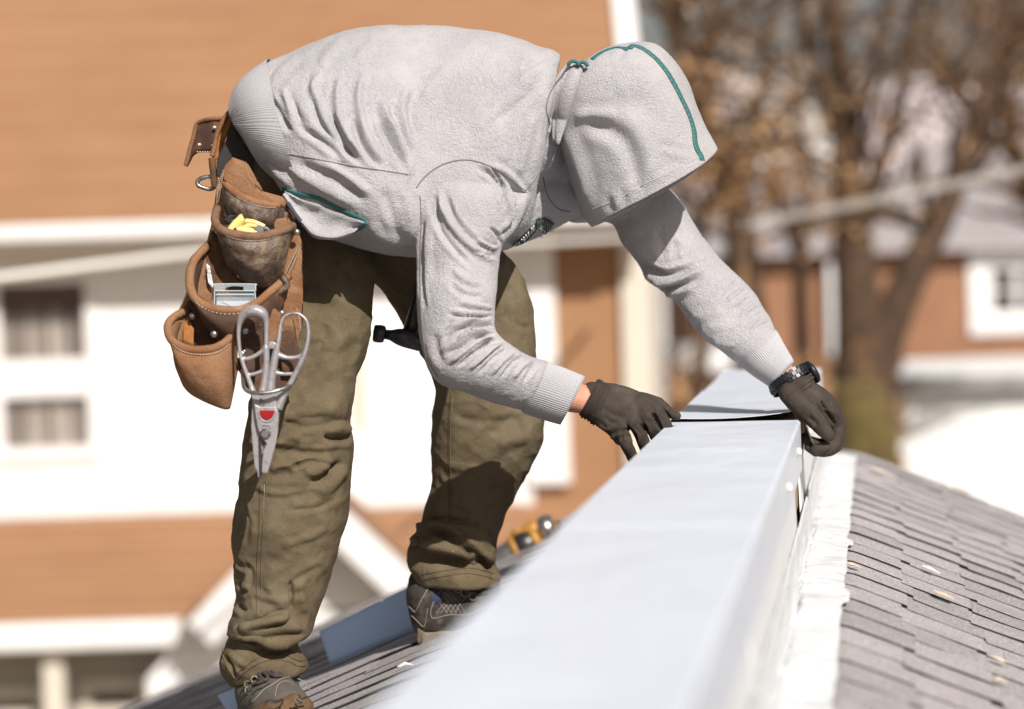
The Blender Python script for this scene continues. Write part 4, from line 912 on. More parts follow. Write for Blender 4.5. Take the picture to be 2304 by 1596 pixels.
# chest print: hatched teal band and small white mark (crop factor of the close view)
cl = lambda L: [(1153.1+.08812*x, 450+.08812*y) for x, y in L]
def patch(name, pts, m_, lift, par_=hoodie, bvh=None):
    P = [hit(bvh or hb, *p) for p in pts]; n = np.mean([h[1] for h in P], axis=0); n /= np.linalg.norm(n)
    V = [h[0] + h[1]*lift - bearing(1200, 540)*0.0015*0 for h in P]; k = len(V); V.append(np.mean(V, axis=0))
    return mesh_obj(name, V, [(i, (i+1) % k, k) for i in range(k)], m_, par_, False)
grid_patch = lambda name, a, b, m_, lift, bvh=None, par_=hoodie, n=12: (lambda A, B: mesh_obj(name, [h[0]+h[1]*lift - bearing(1200, 500)*lift for i in range(n) for h in (hit(bvh or hb, *A[i]), hit(bvh or hb, *(A[i]*.5+B[i]*.5)), hit(bvh or hb, *B[i]))],
    [(3*i+j, 3*i+j+1, 3*i+j+4, 3*i+j+3) for i in range(n-1) for j in range(2)], m_, par_, True))(crs(a, n), crs(b, n))
grid_patch('chest_print', cl([(560,640),(600,480),(700,450),(860,460),(960,510),(1060,590)]), cl([(590,770),(700,630),(760,650),(850,700),(760,830),(840,860)]), M['blackprint'], .0022)
grid_patch('chest_print', cl([(20,1190),(180,990),(320,840),(440,680)]), cl([(110,1190),(290,1110),(450,930),(600,770)]), M['blackprint'], .0022)
for k in range(9):
    x = 610+k*48; y0 = 500 + (12 if k < 2 else -30 if k < 5 else 10+22*(k-4)); y1 = 720 - 18*k if k < 4 else 700+22*(k-4)
    sm('print_stripe', cl([(x, y0), (x+14, (y0+y1)/2), (x+10, y1)]), .0004, M['thread'], lift=.0045, n=8)
for k in range(8):
    x = 130+k*55; sm('print_stripe', cl([(x+5, 1030-58*k), (x-5, 1165-58*k)]), .0013, M['whiteprint'], lift=.0042, n=6)
sm('print_mark', cl([(680,690),(800,770),(700,890),(750,905)]), .0008, M['whiteprint'], lift=.0045, n=30)

# ---- hood: open bag with a real brim
hs_rows = [(1300, 146, 1284, 160, 4.52, .02), (1320, 138, 1268, 190, 4.52, .075), (1345, 119, 1260, 222, 4.52, .100), (1385, 105, 1252, 260, 4.52, .118), (1430, 99, 1252, 300, 4.52, .128), (1476, 105, 1262, 335, 4.52, .132), (1517, 138, 1272, 368, 4.52, .133), (1546, 183, 1282, 402, 4.52, .132),
    (1565, 234, 1292, 432, 4.52, .130), (1584, 278, 1301, 462, 4.52, .127), (1598, 303, 1308, 486, 4.52, .125), (1612, 329, 1330, 511, 4.52, .122)]
V, F = loft(hs_rows, 110, 130, 2.1, caps=False)
for i_ in range(130):
    s_ = max(0, (i_/129-.84)/.16)
    if s_ > 0:
        for k_ in range(110):
            f_ = (1-math.cos(2*math.pi*k_/110))/2; V[i_*110+k_] = V[i_*110+k_] + (RN @ np.array([.55, -.835, 0]))*(21*4.52/FPX)*s_*math.sin(math.pi*f_**.55)
hood = mesh_obj('hood', V, F, M['fleece'], PER)
bm = bmesh.new(); bm.from_mesh(hood.data); bmesh.ops.recalc_face_normals(bm, faces=bm.faces)
cx_ = W(1420, 300, 4.52)
fc = min(bm.faces, key=lambda f: (f.calc_center_median()-Vector(W(1400, 250, 4.39))).length)
if fc.normal.dot(Vector(EYE-W(1400, 250, 4.39))) < 0: bmesh.ops.reverse_faces(bm, faces=bm.faces)
bm.to_mesh(hood.data); bm.free()
S = []
for L, w, a in [([(380,690),(480,715),(600,755),(700,820),(760,930),(785,1060),(775,1180)], 17, -11), ([(640,560),(760,680),(850,850),(900,1050),(920,1150)], 24, 7),
    ([(330,640),(430,640),(560,640),(680,620)], 13, 6), ([(260,700),(340,900),(410,1100),(440,1320)], 15, 8),
    ([(920,830),(1020,860),(1120,895),(1225,905)], 8, -3), ([(950,870),(1050,900),(1190,930)], 9, 2.5), ([(1100,1010),(1000,1060),(880,1120)], 10, 2), ([(640,480),(760,420),(850,360)], 26, 4), ([(720,165),(700,200),(640,250)], 7, -3),
    ([(560,1180),(590,1260),(600,1330)], 10, -2.5), ([(680,1160),(710,1230),(715,1290)], 6, -4), ([(800,1110),(830,1160),(850,1220)], 5, -3), ([(620,1180),(650,1250),(660,1310)], 7, 4)]: S.append((c3(L), w*1.2, a*.9, 4.2, 4.53))
bump_strokes(hood.data, S)
noise_disp(hood.data, 9, 0.003, 5.0); noise_disp(hood.data, 30, 0.0012, 6.0); noise_disp(hood.data, 190, 0.0006, 1.0)
hdb = bvh_of(hood)
s_ = hood.modifiers.new('thickness', 'SOLIDIFY'); s_.thickness = .0045; s_.offset = -1
def hsm(name, pts, r, m_, lift=.0003, **k): return seam(name, hdb, pts, r, m_, hood, lift, **k)
TP = c3([(738,172),(760,152),(785,150),(850,180),(930,243),(1000,325),(1058,420),(1108,520),(1150,605),(1183,690),(1202,770),(1206,830),(1222,885),(1248,930),(1256,962)])
strip('hood_tape', hdb, TP, .0058, M['teal'], hood, lift=.0012, n=110)
for o_ in (-5.2, 5.2):
    Q = crs(TP, 110); t = np.gradient(Q, axis=0); t /= np.linalg.norm(t, axis=1)[:, None]; Q2 = Q + np.stack([-t[:, 1], t[:, 0]], 1)*o_*.72
    for k in range(2, 106, 3): hsm('stitch', [tuple(Q2[k]), tuple(Q2[min(k+1, 109)])], .00045, M['thread'], .0030, n=3)
strip('hood_tape', hdb, c3([(478,246),(520,212),(580,180),(650,162),(700,166),(735,178)]), .0050, M['teal'], hood, .0012, n=50)
hsm('hem_seam', c3([(470,1310),(600,1262),(720,1205),(850,1130),(980,1068),(1100,1008),(1200,952),(1250,925)]), .0009, M['thread'], .0002, n=90)
# gathered folds of cloth where the hood meets the shoulders
for pts, w0, dd in [(c4([(2000,285),(1955,380),(1925,500),(1905,620),(1893,740)]), .013, 4.415), (c4([(2050,290),(2000,380),(1960,500),(1935,620),(1915,760)]), .018, 4.41), (c4([(2080,300),(2030,400),(2000,520),(1975,640)]), .020, 4.425),
                    (c4([(1975,305),(1915,400),(1882,510),(1868,620),(1866,700)]), .009, 4.41)]:
    Q = crs(pts, 26); V, F = tube([W(a, b, dd + .03*(1-math.sin(math.pi*min(1, (i+4)/22)))) for i, (a, b) in enumerate(Q)], w0*np.sin(np.linspace(.5, 2.9, 26)), 14, fr=.8)
    o = mesh_obj('hood_fold', V, F, M['fleece'], hood); noise_disp(o.data, 40, .0015, 2)
for a in ([(1978,298),(1990,282),(2010,276),(2030,284),(2035,300)], [(2034,302),(2045,286),(2062,282),(2080,290),(2090,306)]):
    Q = crs(c4(a), 14); V, F = tube([W(p[0], p[1]+2, 4.40) for p in Q], .0055, 8, fr=.6); mesh_obj('hood_tape', V, F, M['teal'], hood)

# ---- trousers
legN = loft([(522, 285, 690, 430, 4.54, .13), (514, 340, 740, 480, 4.525, .115), (520, 420, 800, 525, 4.515, .098), (540, 520, 838, 590, 4.51, .090), (560, 620, 840, 645, 4.505, .088), (580, 720, 834, 725, 4.50, .087), (580, 800, 818, 800, 4.49, .086), (570, 870, 801, 860, 4.475, .088), (562, 930, 789, 912, 4.452, .100), (555, 975, 782, 962, 4.455, .099), (548, 1022, 789, 1000, 4.455, .099),
    (541, 1055, 787, 1050, 4.457, .098), (536, 1110, 784, 1115, 4.46, .096), (530, 1180, 776, 1175, 4.462, .094), (526, 1260, 757, 1240, 4.465, .091), (526, 1310, 740, 1290, 4.468, .089), (529, 1350, 722, 1350, 4.47, .086), (526, 1380, 713, 1385, 4.47, .084), (517, 1402, 706, 1412, 4.468, .086),
    (514, 1418, 702, 1424, 4.465, .089), (511, 1426, 694, 1434, 4.466, .088), (514, 1430, 676, 1442, 4.475, .066), (506, 1445, 670, 1450, 4.475, .066), (499, 1465, 672, 1460, 4.472, .073), (491, 1487, 678, 1472, 4.47, .080), (495, 1508, 688, 1486, 4.47, .080), (508, 1528, 693, 1500, 4.47, .078), (521, 1541, 690, 1508, 4.47, .076)], 84, 240, 2.15)
legF = loft([(517, 300, 690, 450, 4.56, .15), (560, 400, 770, 480, 4.60, .135), (640, 480, 900, 500, 4.63, .12), (740, 560, 1010, 520, 4.645, .105), (843, 640, 1100, 545, 4.65, .100), (874, 681, 1150, 590, 4.655, .097), (905, 728, 1172, 632, 4.66, .094), (935, 775, 1190, 684, 4.66, .092), (960, 820, 1198, 745, 4.66, .090), (980, 865, 1204, 815, 4.665, .090),
    (983, 898, 1212, 880, 4.67, .090), (974, 935, 1219, 935, 4.675, .090), (971, 985, 1217, 985, 4.68, .09), (973, 1040, 1203, 1025, 4.69, .088), (976, 1085, 1180, 1070, 4.70, .085), (966, 1125, 1155, 1115, 4.71, .082), (955, 1175, 1137, 1155, 4.715, .08), (943, 1196, 1116, 1205, 4.712, .085), (930, 1206, 1110, 1238, 4.708, .090), (922, 1213, 1110, 1256, 4.708, .089), (926, 1222, 1106, 1266, 4.72, .068), (917, 1240, 1110, 1276, 4.72, .072), (918, 1272, 1116, 1286, 4.717, .080), (929, 1293, 1122, 1300, 4.715, .080), (942, 1316, 1119, 1317, 4.715, .076)], 80, 220, 2.15)
seat = blob([(610, 335, 4.56, 95), (650, 400, 4.56, 100), (720, 450, 4.57, 90)], 24)
tr = fuse('trousers', [legN, legF, seat], 0.0028, 3, M['canvas'], PER)
# overlapping break of the cloth above each boot
S = []
for L, w, a in [([(300,1200),(420,1130),(560,1120),(660,1160)], 16, -5), ([(560,1215),(620,1240),(680,1245),(728,1240)], 9, -12), ([(600,1180),(680,1180),(725,1200)], 12, 8), ([(300,1350),(380,1310),(470,1320),(540,1300)], 14, -7), ([(270,1290),(360,1240),(460,1235)], 14, 6),
    ([(250,1420),(340,1400),(420,1420)], 12, 6), ([(470,1500),(560,1480),(640,1400),(690,1370)], 10, -8), ([(440,1440),(540,1420),(620,1340)], 14, 7), ([(520,1560),(600,1530),(680,1440),(720,1430)], 12, 7), ([(360,500),(470,560),(520,700)], 22, 4), ([(640,420),(560,560),(540,760)], 26, -4),
    ([(690,600),(640,760),(600,920)], 24, 5), ([(460,1000),(380,1060),(320,1080)], 20, -4), ([(130,1200),(105,1330),(95,1450)], 8, -6), ([(170,1500),(140,1560)], 8, 4)]: S.append((cA(L), w, a, 4.2, 4.55))
for L, w, a in [([(215,512),(300,482),(420,445),(500,415),(562,382)], 9, 14), ([(222,530),(320,548),(450,528),(600,520),(655,535)], 9, -17), ([(240,560),(360,575),(480,560),(590,580)], 12, 8), ([(557,180),(560,280),(560,370)], 5, -8), ([(600,180),(620,300),(640,400)], 14, 5),
    ([(240,120),(230,250),(245,380)], 12, -7), ([(215,60),(260,110),(300,100)], 7, -5), ([(220,200),(265,260),(300,240)], 7, -6), ([(215,330),(270,370),(290,350)], 8, -6), ([(480,60),(440,180),(460,330)], 20, 4), ([(400,400),(520,440),(640,470)], 12, 4),
    ([(130,640),(190,720),(215,790)], 6, -6), ([(160,620),(240,690),(300,720)], 8, 4)]: S.append((c5b(L), w, a, 4.2, 4.58))
for L, w, a in [([(185,800),(240,755),(320,738),(420,748),(520,760)], 9, 13), ([(225,805),(300,775),(390,805),(480,870),(560,950),(590,980)], 9, -17), ([(200,880),(300,850),(400,880),(500,960)], 16, 7), ([(520,760),(560,830),(590,920)], 12, 6), ([(210,790),(215,850)], 6, -6),
    ([(480,720),(510,740),(500,770)], 6, -5), ([(285,640),(270,700)], 8, -5), ([(400,620),(480,660),(560,640)], 14, 5), ([(560,300),(640,240),(720,200)], 16, -4), ([(600,360),(680,320),(760,300)], 16, 4), ([(590,980),(600,1010)], 6, 6)]: S.append((cF(L), w, a, 4.5, 4.95))
for L, w, a in [([(690,640),(740,650),(800,690)], 8, -4), ([(600,760),(680,800),(760,790)], 9, -4), ([(610,930),(680,960),(770,950)], 8, -5), ([(600,985),(680,1010),(780,1000)], 7, 5), ([(640,1060),(700,1040),(770,1050)], 6, -6), ([(560,1090),(620,1110),(700,1100)], 7, 5),
    ([(545,1140),(560,1180),(550,1230)], 7, -6), ([(640,1150),(720,1140),(770,1110)], 7, -5), ([(620,1230),(690,1210),(750,1180)], 8, 4), ([(540,1260),(565,1290),(560,1330)], 6, -6), ([(640,1330),(690,1290),(735,1270)], 8, -4), ([(560,1330),(620,1350),(700,1340)], 8, 4),
    ([(530,1400),(560,1430),(640,1425)], 6, -6), ([(560,1460),(620,1455),(670,1470)], 6, -4), ([(1000,920),(1080,950),(1180,940)], 10, -4), ([(990,1040),(1060,1060),(1150,1050)], 10, 4), ([(985,1130),(1050,1150),(1110,1140)], 8, -4), ([(1130,700),(1160,730),(1195,740)], 8, -4)]: S.append((L, w*1.1, a*.55, 4.2, 4.95))
bump_strokes(tr.data, S)
mk = lambda V: 1.0
noise_disp(tr.data, 8, 0.0065, 1.0, (1, 1, 1.3)); noise_disp(tr.data, 20, 0.0026, 4.0, (1, 1, 1.2), ridged=True); noise_disp(tr.data, 34, 0.0006, 7.0, (1, 1, .8), ridged=True); noise_disp(tr.data, 70, 0.0008, 9.0)
tb = bvh_of(tr)
def tsm(name, pts, r, m_, lift=.0003, **k): return seam(name, tb, pts, r, m_, tr, lift, **k)
tsm('outer_seam', [(600,1083),(598,1130),(594,1180),(590,1237),(588,1290),(589,1340),(588,1390)], .0016, M['canvas'], .0008)
tsm('outer_seam', c5b([(140,600),(145,660),(175,730),(215,790)]), .0016, M['canvas'], .0008)
def dashes(name, Q, step, m_, r, bvh, par_, lift=.0012):
    mb = MB()
    for k in range(0, len(Q)-2, step):
        h0, h1 = hit(bvh, *Q[k]), hit(bvh, *Q[k+1]); a, b = h0[0]+h0[1]*lift, h1[0]+h1[1]*lift
        if np.linalg.norm(a-b) < .02: mb.add(*tube([a, b], r, 5))
    o = mb.build(name, m_, par_, smooth=True); return o
for off in (0, -10): dashes('stitching', crs([(596+off,1090),(593+off,1180),(588+off,1280),(587+off,1390)], 130), 2, M['stitchpale'] if off == 0 else M['stitch'], .0006, tb, tr)
for k, (o1) in enumerate((0, 12)):
    dashes('stitching', crs([(535,1526-o1),(571,1499-o1),(607,1486-o1),(644,1488-o1),(672,1500-o1),(688,1497-o1*.9)], 110), 2, M['stitch'], .0007, tb, tr)
    dashes('stitching', crs([(950,1304-o1),(1004,1296-o1),(1050,1291-o1),(1085,1296-o1),(1112,1304-o1)], 100), 2, M['stitch'], .0007, tb, tr)
dashes('stitching', crs([(1014, 890), (1010, 950), (1009, 1020), (1011, 1110), (1012, 1180)], 90), 2, M['stitch'], .0006, tb, tr)
tsm('inner_seam', [(1018, 885), (1014, 950), (1013, 1020), (1015, 1110), (1016, 1185)], .0012, M['canvas'], .0005)
tsm('inner_seam', cF([(215,820),(235,870),(240,930),(240,985)]), .0014, M['canvas'], .0005)

# ---- gloves
gl = fuse('glove', [
    blob([(1334, 896, 4.40, 37), (1352, 905, 4.40, 40), (1385, 920, 4.405, 45), (1415, 928, 4.41, 42), (1435, 930, 4.412, 34)], 18),
    blob([(1345, 890, 4.40, 30), (1400, 893, 4.41, 26), (1465, 916, 4.42, 20)]), blob([(1345, 925, 4.39, 28), (1378, 955, 4.39, 26), (1396, 985, 4.39, 17)]),
    blob([(1445, 905, 4.405, 20), (1480, 928, 4.40, 15.5), (1496, 955, 4.41, 15), (1506, 978, 4.43, 14)]),       # index
    blob([(1430, 915, 4.40, 22), (1456, 942, 4.39, 16), (1472, 970, 4.40, 15.5), (1486, 1000, 4.43, 14)]),      # middle
    blob([(1405, 925, 4.395, 22), (1430, 957, 4.385, 16), (1446, 992, 4.39, 15), (1460, 1030, 4.42, 14)]),      # ring
    blob([(1380, 935, 4.39, 24), (1400, 975, 4.38, 16.5), (1412, 1005, 4.38, 14.5), (1428, 1038, 4.40, 12.5), (1438, 1060, 4.42, 12)]),    # little
    blob([(1440, 900, 4.43, 20), (1478, 910, 4.44, 17), (1503, 926, 4.43, 13.5), (1521, 935, 4.42, 11)]),        # thumb
], 0.0017, 2, M['glove'], PER)
S = []
for L, w, a in [([(600,860),(600,790),(560,740),(540,690)], 5, -6), ([(700,830),(680,750),(640,690)], 5, -6), ([(790,760),(760,690),(720,620)], 5, -6), ([(500,830),(520,760),(560,740)], 5, -3), ([(490,750),(540,700),(620,650),(700,560)], 16, 3.5), ([(860,690),(830,640),(780,600)], 5, -4),
    ([(380,640),(430,690),(500,700)], 7, -2.5), ([(340,700),(390,740),(440,740)], 5, 3), ([(360,560),(300,640)], 5, -2), ([(420,800),(470,790),(520,760)], 5, 3), ([(840,600),(880,640),(930,650)], 7, 2), ([(600,540),(680,600),(740,690)], 9, 2)]: S.append((cg(L), w, a, 4.2, 4.5))
bump_strokes(gl.data, S); noise_disp(gl.data, 40, .0016, 2.0); noise_disp(gl.data, 90, .0008, 5.0)
def cuff_rings(name, rows, par_, m_, ridges, amp):
    S_ = crs(rows, 60); V = []; F = []; n = 40
    for i, r in enumerate(S_):
        A = W(r[0], r[1], r[4]); B = W(r[2], r[3], r[4]); c = (A+B)/2; a = (A-B)/2; q = 1 + amp/np.linalg.norm(a)*math.sin(i/59*ridges*2*math.pi)
        for k in range(n):
            t = 2*math.pi*k/n; V.append(c + (a*math.cos(t) - VIEW*r[5]*math.sin(t))*q)
    F = [(i*n+k, i*n+(k+1) % n, (i+1)*n+(k+1) % n, (i+1)*n+k) for i in range(59) for k in range(n)]
    o = mesh_obj(name, V, F, m_, par_); s_ = o.modifiers.new('t', 'SOLIDIFY'); s_.thickness = .002; return o
cuff_rings('glove_cuff', [(1344, 855, 1303, 932, 4.397, .033), (1350, 853, 1308, 940, 4.397, .036), (1357, 858, 1318, 944, 4.398, .037), (1364, 862, 1326, 950, 4.40, .036), (1374, 864, 1334, 958, 4.40, .036)], gl, M['glove'], 5, .0012)
gf = fuse('glove', [
    blob([(1790, 868, 4.553, 36), (1808, 892, 4.548, 41), (1832, 908, 4.55, 41), (1858, 925, 4.555, 36), (1876, 945, 4.56, 24)], 18),
    blob([(1800, 880, 4.60, 30), (1850, 915, 4.62, 34), (1878, 945, 4.62, 24)], 16),
    blob([(1775, 885, 4.52, 24), (1800, 910, 4.515, 26), (1825, 935, 4.51, 22), (1848, 962, 4.505, 19), (1864, 979, 4.50, 15)]),                 # thumb
    blob([(1868, 935, 4.56, 22), (1883, 962, 4.56, 18), (1879, 995, 4.555, 17), (1858, 1013, 4.55, 16), (1834, 1012, 4.545, 14), (1822, 1006, 4.54, 12)]),   # index
    blob([(1870, 935, 4.60, 22), (1886, 960, 4.60, 18), (1882, 998, 4.595, 17), (1858, 1014, 4.59, 15), (1832, 1002, 4.58, 13), (1818, 990, 4.575, 12)]),
    blob([(1866, 935, 4.64, 22), (1884, 962, 4.64, 17), (1878, 994, 4.635, 16), (1852, 1006, 4.63, 14), (1826, 996, 4.62, 12), (1810, 985, 4.61, 11)]),
    blob([(1858, 935, 4.67, 20), (1876, 962, 4.67, 15), (1870, 988, 4.665, 14), (1846, 998, 4.66, 12), (1824, 990, 4.65, 10)]),
    blob([(1836, 1014, 4.52, 14), (1858, 1006, 4.515, 13)]),
], 0.0018, 3, M['glove'], PER)
S = []
for L, w, a in [([(915,640),(925,700),(950,760)], 4, -6), ([(950,770),(1020,860),(1085,970)], 5, -5), ([(430,640),(480,560),(560,500),(640,470)], 6, -2), ([(620,640),(760,740),(880,880),(1000,1010)], 13, 2.5), ([(1000,760),(1110,820),(1150,920)], 7, 2), ([(740,400),(780,470),(830,520)], 5, -2.5),
    ([(860,990),(830,920),(740,850)], 6, -3), ([(960,620),(1060,700),(1140,780)], 9, -2), ([(780,1240),(790,1200)], 4, -5), ([(700,1270),(760,1240)], 5, 2)]: S.append((cw(L), w, a, 4.3, 4.8))
bump_strokes(gf.data, S); noise_disp(gf.data, 40, .0014, 6.0); noise_disp(gf.data, 90, .0007, 5.0)
cuff_rings('glove_cuff', [(1826, 836, 1752, 878, 4.556, .032), (1831, 845, 1757, 888, 4.555, .036), (1832, 856, 1762, 897, 4.553, .037), (1832, 868, 1767, 903, 4.551, .036)], gf, M['glove'], 3, .0014)

# ---- watch on the far wrist: case edge-on, link bracelet
wt = empty('wristwatch', W(1785, 845, 4.53), 'black link bracelet watch worn over the far wrist just above the glove', 'watch')
wc = (W(1816, 830, 4.562) + W(1742, 880, 4.562))/2; wa = (W(1822, 826, 4.562) - W(1740, 878, 4.562))/2
axis = W(1800, 880, 4.555) - W(1772, 834, 4.567); axis /= np.linalg.norm(axis)
wbn = np.cross(axis, wa); wbn /= np.linalg.norm(wbn); 
if wbn @ VIEW > 0: wbn = -wbn
nl = 30
for k in range(nl):
    t = 2*math.pi*k/nl
    for part, (a0, a1, rr) in enumerate(((-.0105, -.0042, 1.0), (-.0038, .0038, 1.05), (.0042, .0105, 1.0))):
        hw = math.pi/nl*.80 if part != 1 else math.pi/nl*.86; sh = (math.pi/nl if part == 1 else 0)
        P = []
        for tt in (t-hw+sh, t+hw+sh):
            for r_ in (rr, rr+.075):
                for ax_ in (a0, a1): P.append(wc + (wa*math.cos(tt) + wbn*.036*math.sin(tt))*r_ + axis*ax_)
        mesh_obj('link', P, [(0, 1, 3, 2), (4, 6, 7, 5), (0, 4, 5, 1), (2, 3, 7, 6), (0, 2, 6, 4), (1, 5, 7, 3)], M['watch'], wt, False)
cd = W(1826, 838, 4.560); cn = wa/np.linalg.norm(wa)*0.9 - VIEW*-0.15; cn /= np.linalg.norm(cn)
V, F = tube([cd - cn*.004, cd + cn*.001, cd + cn*.0045, cd + cn*.006], [.0225, .0235, .0225, .0195], 40); mesh_obj('watch_case', V, F, M['watch'], wt)
V, F = tube([cd + cn*.0061, cd + cn*.0070], [.0188, .0184], 40); mesh_obj('watch_glass', V, F, M['glassdark'], wt)

# ---- shoes
def P3(u, v, d): return W(u, v, d)
sh = fuse('shoe', [   # far boot, heel towards us, pointing right along the parapet
    blob([(962, 1345, 4.70, 46), (972, 1392, 4.71, 44), (1020, 1395, 4.70, 46), (1090, 1400, 4.69, 42), (1160, 1400, 4.68, 38), (1220, 1405, 4.67, 30)], 16),
    blob([(955, 1335, 4.715, 40), (1010, 1330, 4.715, 44), (1060, 1335, 4.71, 38), (1120, 1365, 4.70, 34)], 16),
    blob([(944, 1308, 4.72, 27), (946, 1345, 4.72, 32), (958, 1400, 4.72, 33)]), blob([(1050, 1325, 4.70, 30), (1100, 1330, 4.70, 28)])], .003, 3, M['shoe'], PER)
noise_disp(sh.data, 30, .002, 3)
shb = bvh_of(sh)
S_rows = [(925, 1407), (960, 1414), (1010, 1412), (1080, 1420), (1160, 1424), (1245, 1420)]
def sole(rows, d0, d1, h, wid, name, m_, par_, n=26):
    Q = crs(rows, n); V = []; F = []
    for i, q in enumerate(Q):
        d = d0 + (d1-d0)*i/(n-1); w_ = wid*(.8+.35*math.sin(math.pi*(i+3)/(n+4)))
        a = W(q[0], q[1], d-w_); b = W(q[0], q[1]+h, d-w_*1.06); c = W(q[0], q[1]+h, d+w_); e = W(q[0], q[1], d+w_); V += [a, b, c, e]
        if i: k = 4*i; F += [(k-4+j, k-4+(j+1) % 4, k+(j+1) % 4, k+j) for j in range(4)]
    F += [(3, 2, 1, 0), (4*n-4, 4*n-3, 4*n-2, 4*n-1)]
    return MB().add(V, F).build(name, m_, par_, bevel=.006)
so = sole([(938, 1412), (962, 1424), (1000, 1420), (1080, 1424), (1160, 1428), (1240, 1424)], 4.715, 4.68, 34, .042, 'sole', M['sole'], sh)
for k in range(7):
    V, F = tube([W(948+k*6, 1440-2*k+6, 4.668), W(952+k*6, 1428-k, 4.666), W(962+k*7, 1424, 4.666)], .0016, 6); mesh_obj('tread_rib', V, F, M['sole'], sh)
def shs(name, pts, r, m_, bvh, par_, lift=.001): return seam(name, bvh, pts, r, m_, par_, lift, n=40)
cq = lambda L: [(450+.3662*x, 1237.5+.3662*y) for x, y in L]
shs('piping', cq([(1270,330),(1310,370),(1325,378),(1360,310),(1400,240)]), .0009, M['piping'], shb, sh)
shs('piping', cq([(1490,235),(1450,290),(1420,360),(1420,410),(1450,420),(1530,400),(1640,400),(1720,370),(1800,330)]), .0010, M['piping'], shb, sh)
shs('piping', cq([(1300,400),(1340,440),(1375,470),(1390,420),(1400,360)]), .0008, M['piping'], shb, sh)
for k, (x, y) in enumerate([(1525,225),(1585,240),(1630,260),(1680,285)]):
    h = hit(shb, *cq([(x, y)])[0]); rr = .0075
    V, F = tube([h[0] + h[1]*.003 + (RN @ np.array([math.cos(a), math.sin(a), 0]))*rr for a in np.linspace(0, 2*math.pi, 13)[:-1]], .0018, 6, closed=True); mesh_obj('eyelet', V, F, M['sole'], sh)
for k, L in enumerate([[(1530,220),(1580,205),(1640,190),(1700,200)], [(1585,240),(1640,215),(1700,215),(1750,235)], [(1630,258),(1680,240),(1730,245)], [(1680,285),(1720,265),(1770,260)], [(1600,185),(1680,180),(1740,200),(1700,230),(1660,220)]]):
    shs('lace', cq(L), .0030, M['lace'], shb, sh, .003)
V, F = blob([(962, 1325, 4.69, 24), (975, 1345, 4.68, 22)]); mesh_obj('sock', V, F, M['sock'], PER)
for k in range(5):
    shs('mesh_line', cq([(1440+30*k, 290), (1480+30*k, 340), (1520+28*k, 390)]), .0005, M['piping'], shb, sh); shs('mesh_line', cq([(1450+30*k, 390), (1490+26*k, 340), (1540+22*k, 300)]), .0005, M['piping'], shb, sh)
cs = lambda L: [(478.1+.12207*x, 1434.4+.12207*y) for x, y in L]
sh2 = fuse('shoe', [   # near boot, toe turned towards us at the lower edge
    blob([(598, 1490, 4.47, 62), (600, 1540, 4.46, 72), (610, 1590, 4.44, 74)], 18),
    blob([(575, 1550, 4.49, 46), (600, 1610, 4.49, 66), (610, 1650, 4.49, 60)], 18),
    blob([(605, 1575, 4.42, 68), (628, 1592, 4.36, 66), (645, 1605, 4.32, 60)], 20)], .003, 3, M['shoegrey'], PER)
noise_disp(sh2.data, 30, .002, 8); s2b = bvh_of(sh2)
V, F = blob([(600, 1640, 4.32, 56), (640, 1618, 4.295, 56), (668, 1598, 4.29, 38)], 20); tc_ = mesh_obj('toe_cap', V, F, M['rubber'], sh2); noise_disp(tc_.data, 35, .004, 2)
sole([(560, 1668), (600, 1660), (650, 1645), (706, 1600)], 4.48, 4.33, 16, .05, 'sole', M['rubber'], sh2)
shs('piping', cs([(1800,990),(1700,830),(1560,760),(1400,740),(1270,770),(1100,880),(960,960),(850,1080),(740,1200)]), .0010, M['piping'], s2b, sh2)
shs('piping', cs([(1160,1090),(1190,920),(1260,840),(1390,815),(1500,880)]), .0008, M['piping'], s2b, sh2)
shs('panel_edge', cs([(720,1200),(730,1080),(820,980),(960,920),(1060,860)]), .0016, M['shoe'], s2b, sh2)
for k, L in enumerate([[(640,900),(700,820),(800,760),(860,740)], [(690,1000),(760,900),(860,870),(960,840)], [(880,620),(960,700),(1030,770),(980,830),(860,800)], [(960,600),(1040,700),(1150,750),(1280,745)], [(1060,590),(1080,660),(1160,720),(1230,700)],
    [(1180,560),(1260,600),(1400,630),(1500,690),(1540,750)], [(1100,570),(1240,600),(1330,620),(1450,700)], [(860,640),(900,760),(980,830)]]):
    shs('lace', cs(L), .0036, M['lace'], s2b, sh2, .004)
for x, y in [(670,880),(690,980),(790,800)]:
    h = hit(s2b, *cs([(x, y)])[0]); V, F = tube([h[0] + h[1]*.003 + (RN @ np.array([math.cos(a), math.sin(a), 0]))*.006 for a in np.linspace(0, 2*math.pi, 13)[:-1]], .0016, 6, closed=True); mesh_obj('eyelet', V, F, M['sole'], sh2)
for L in [[(1120,1190),(1200,1190),(1300,1130),(1270,1230),(1230,1300)], [(1480,1150),(1530,1180),(1620,1220),(1560,1140),(1650,1200)], [(1590,1060),(1640,1130),(1760,1090)]]:
    V, F = tube([W(*q, 4.243) for q in crs(cs(L), 24)], .0016, 6); mesh_obj('tread_line', V, F, M['blackplastic'], sh2)
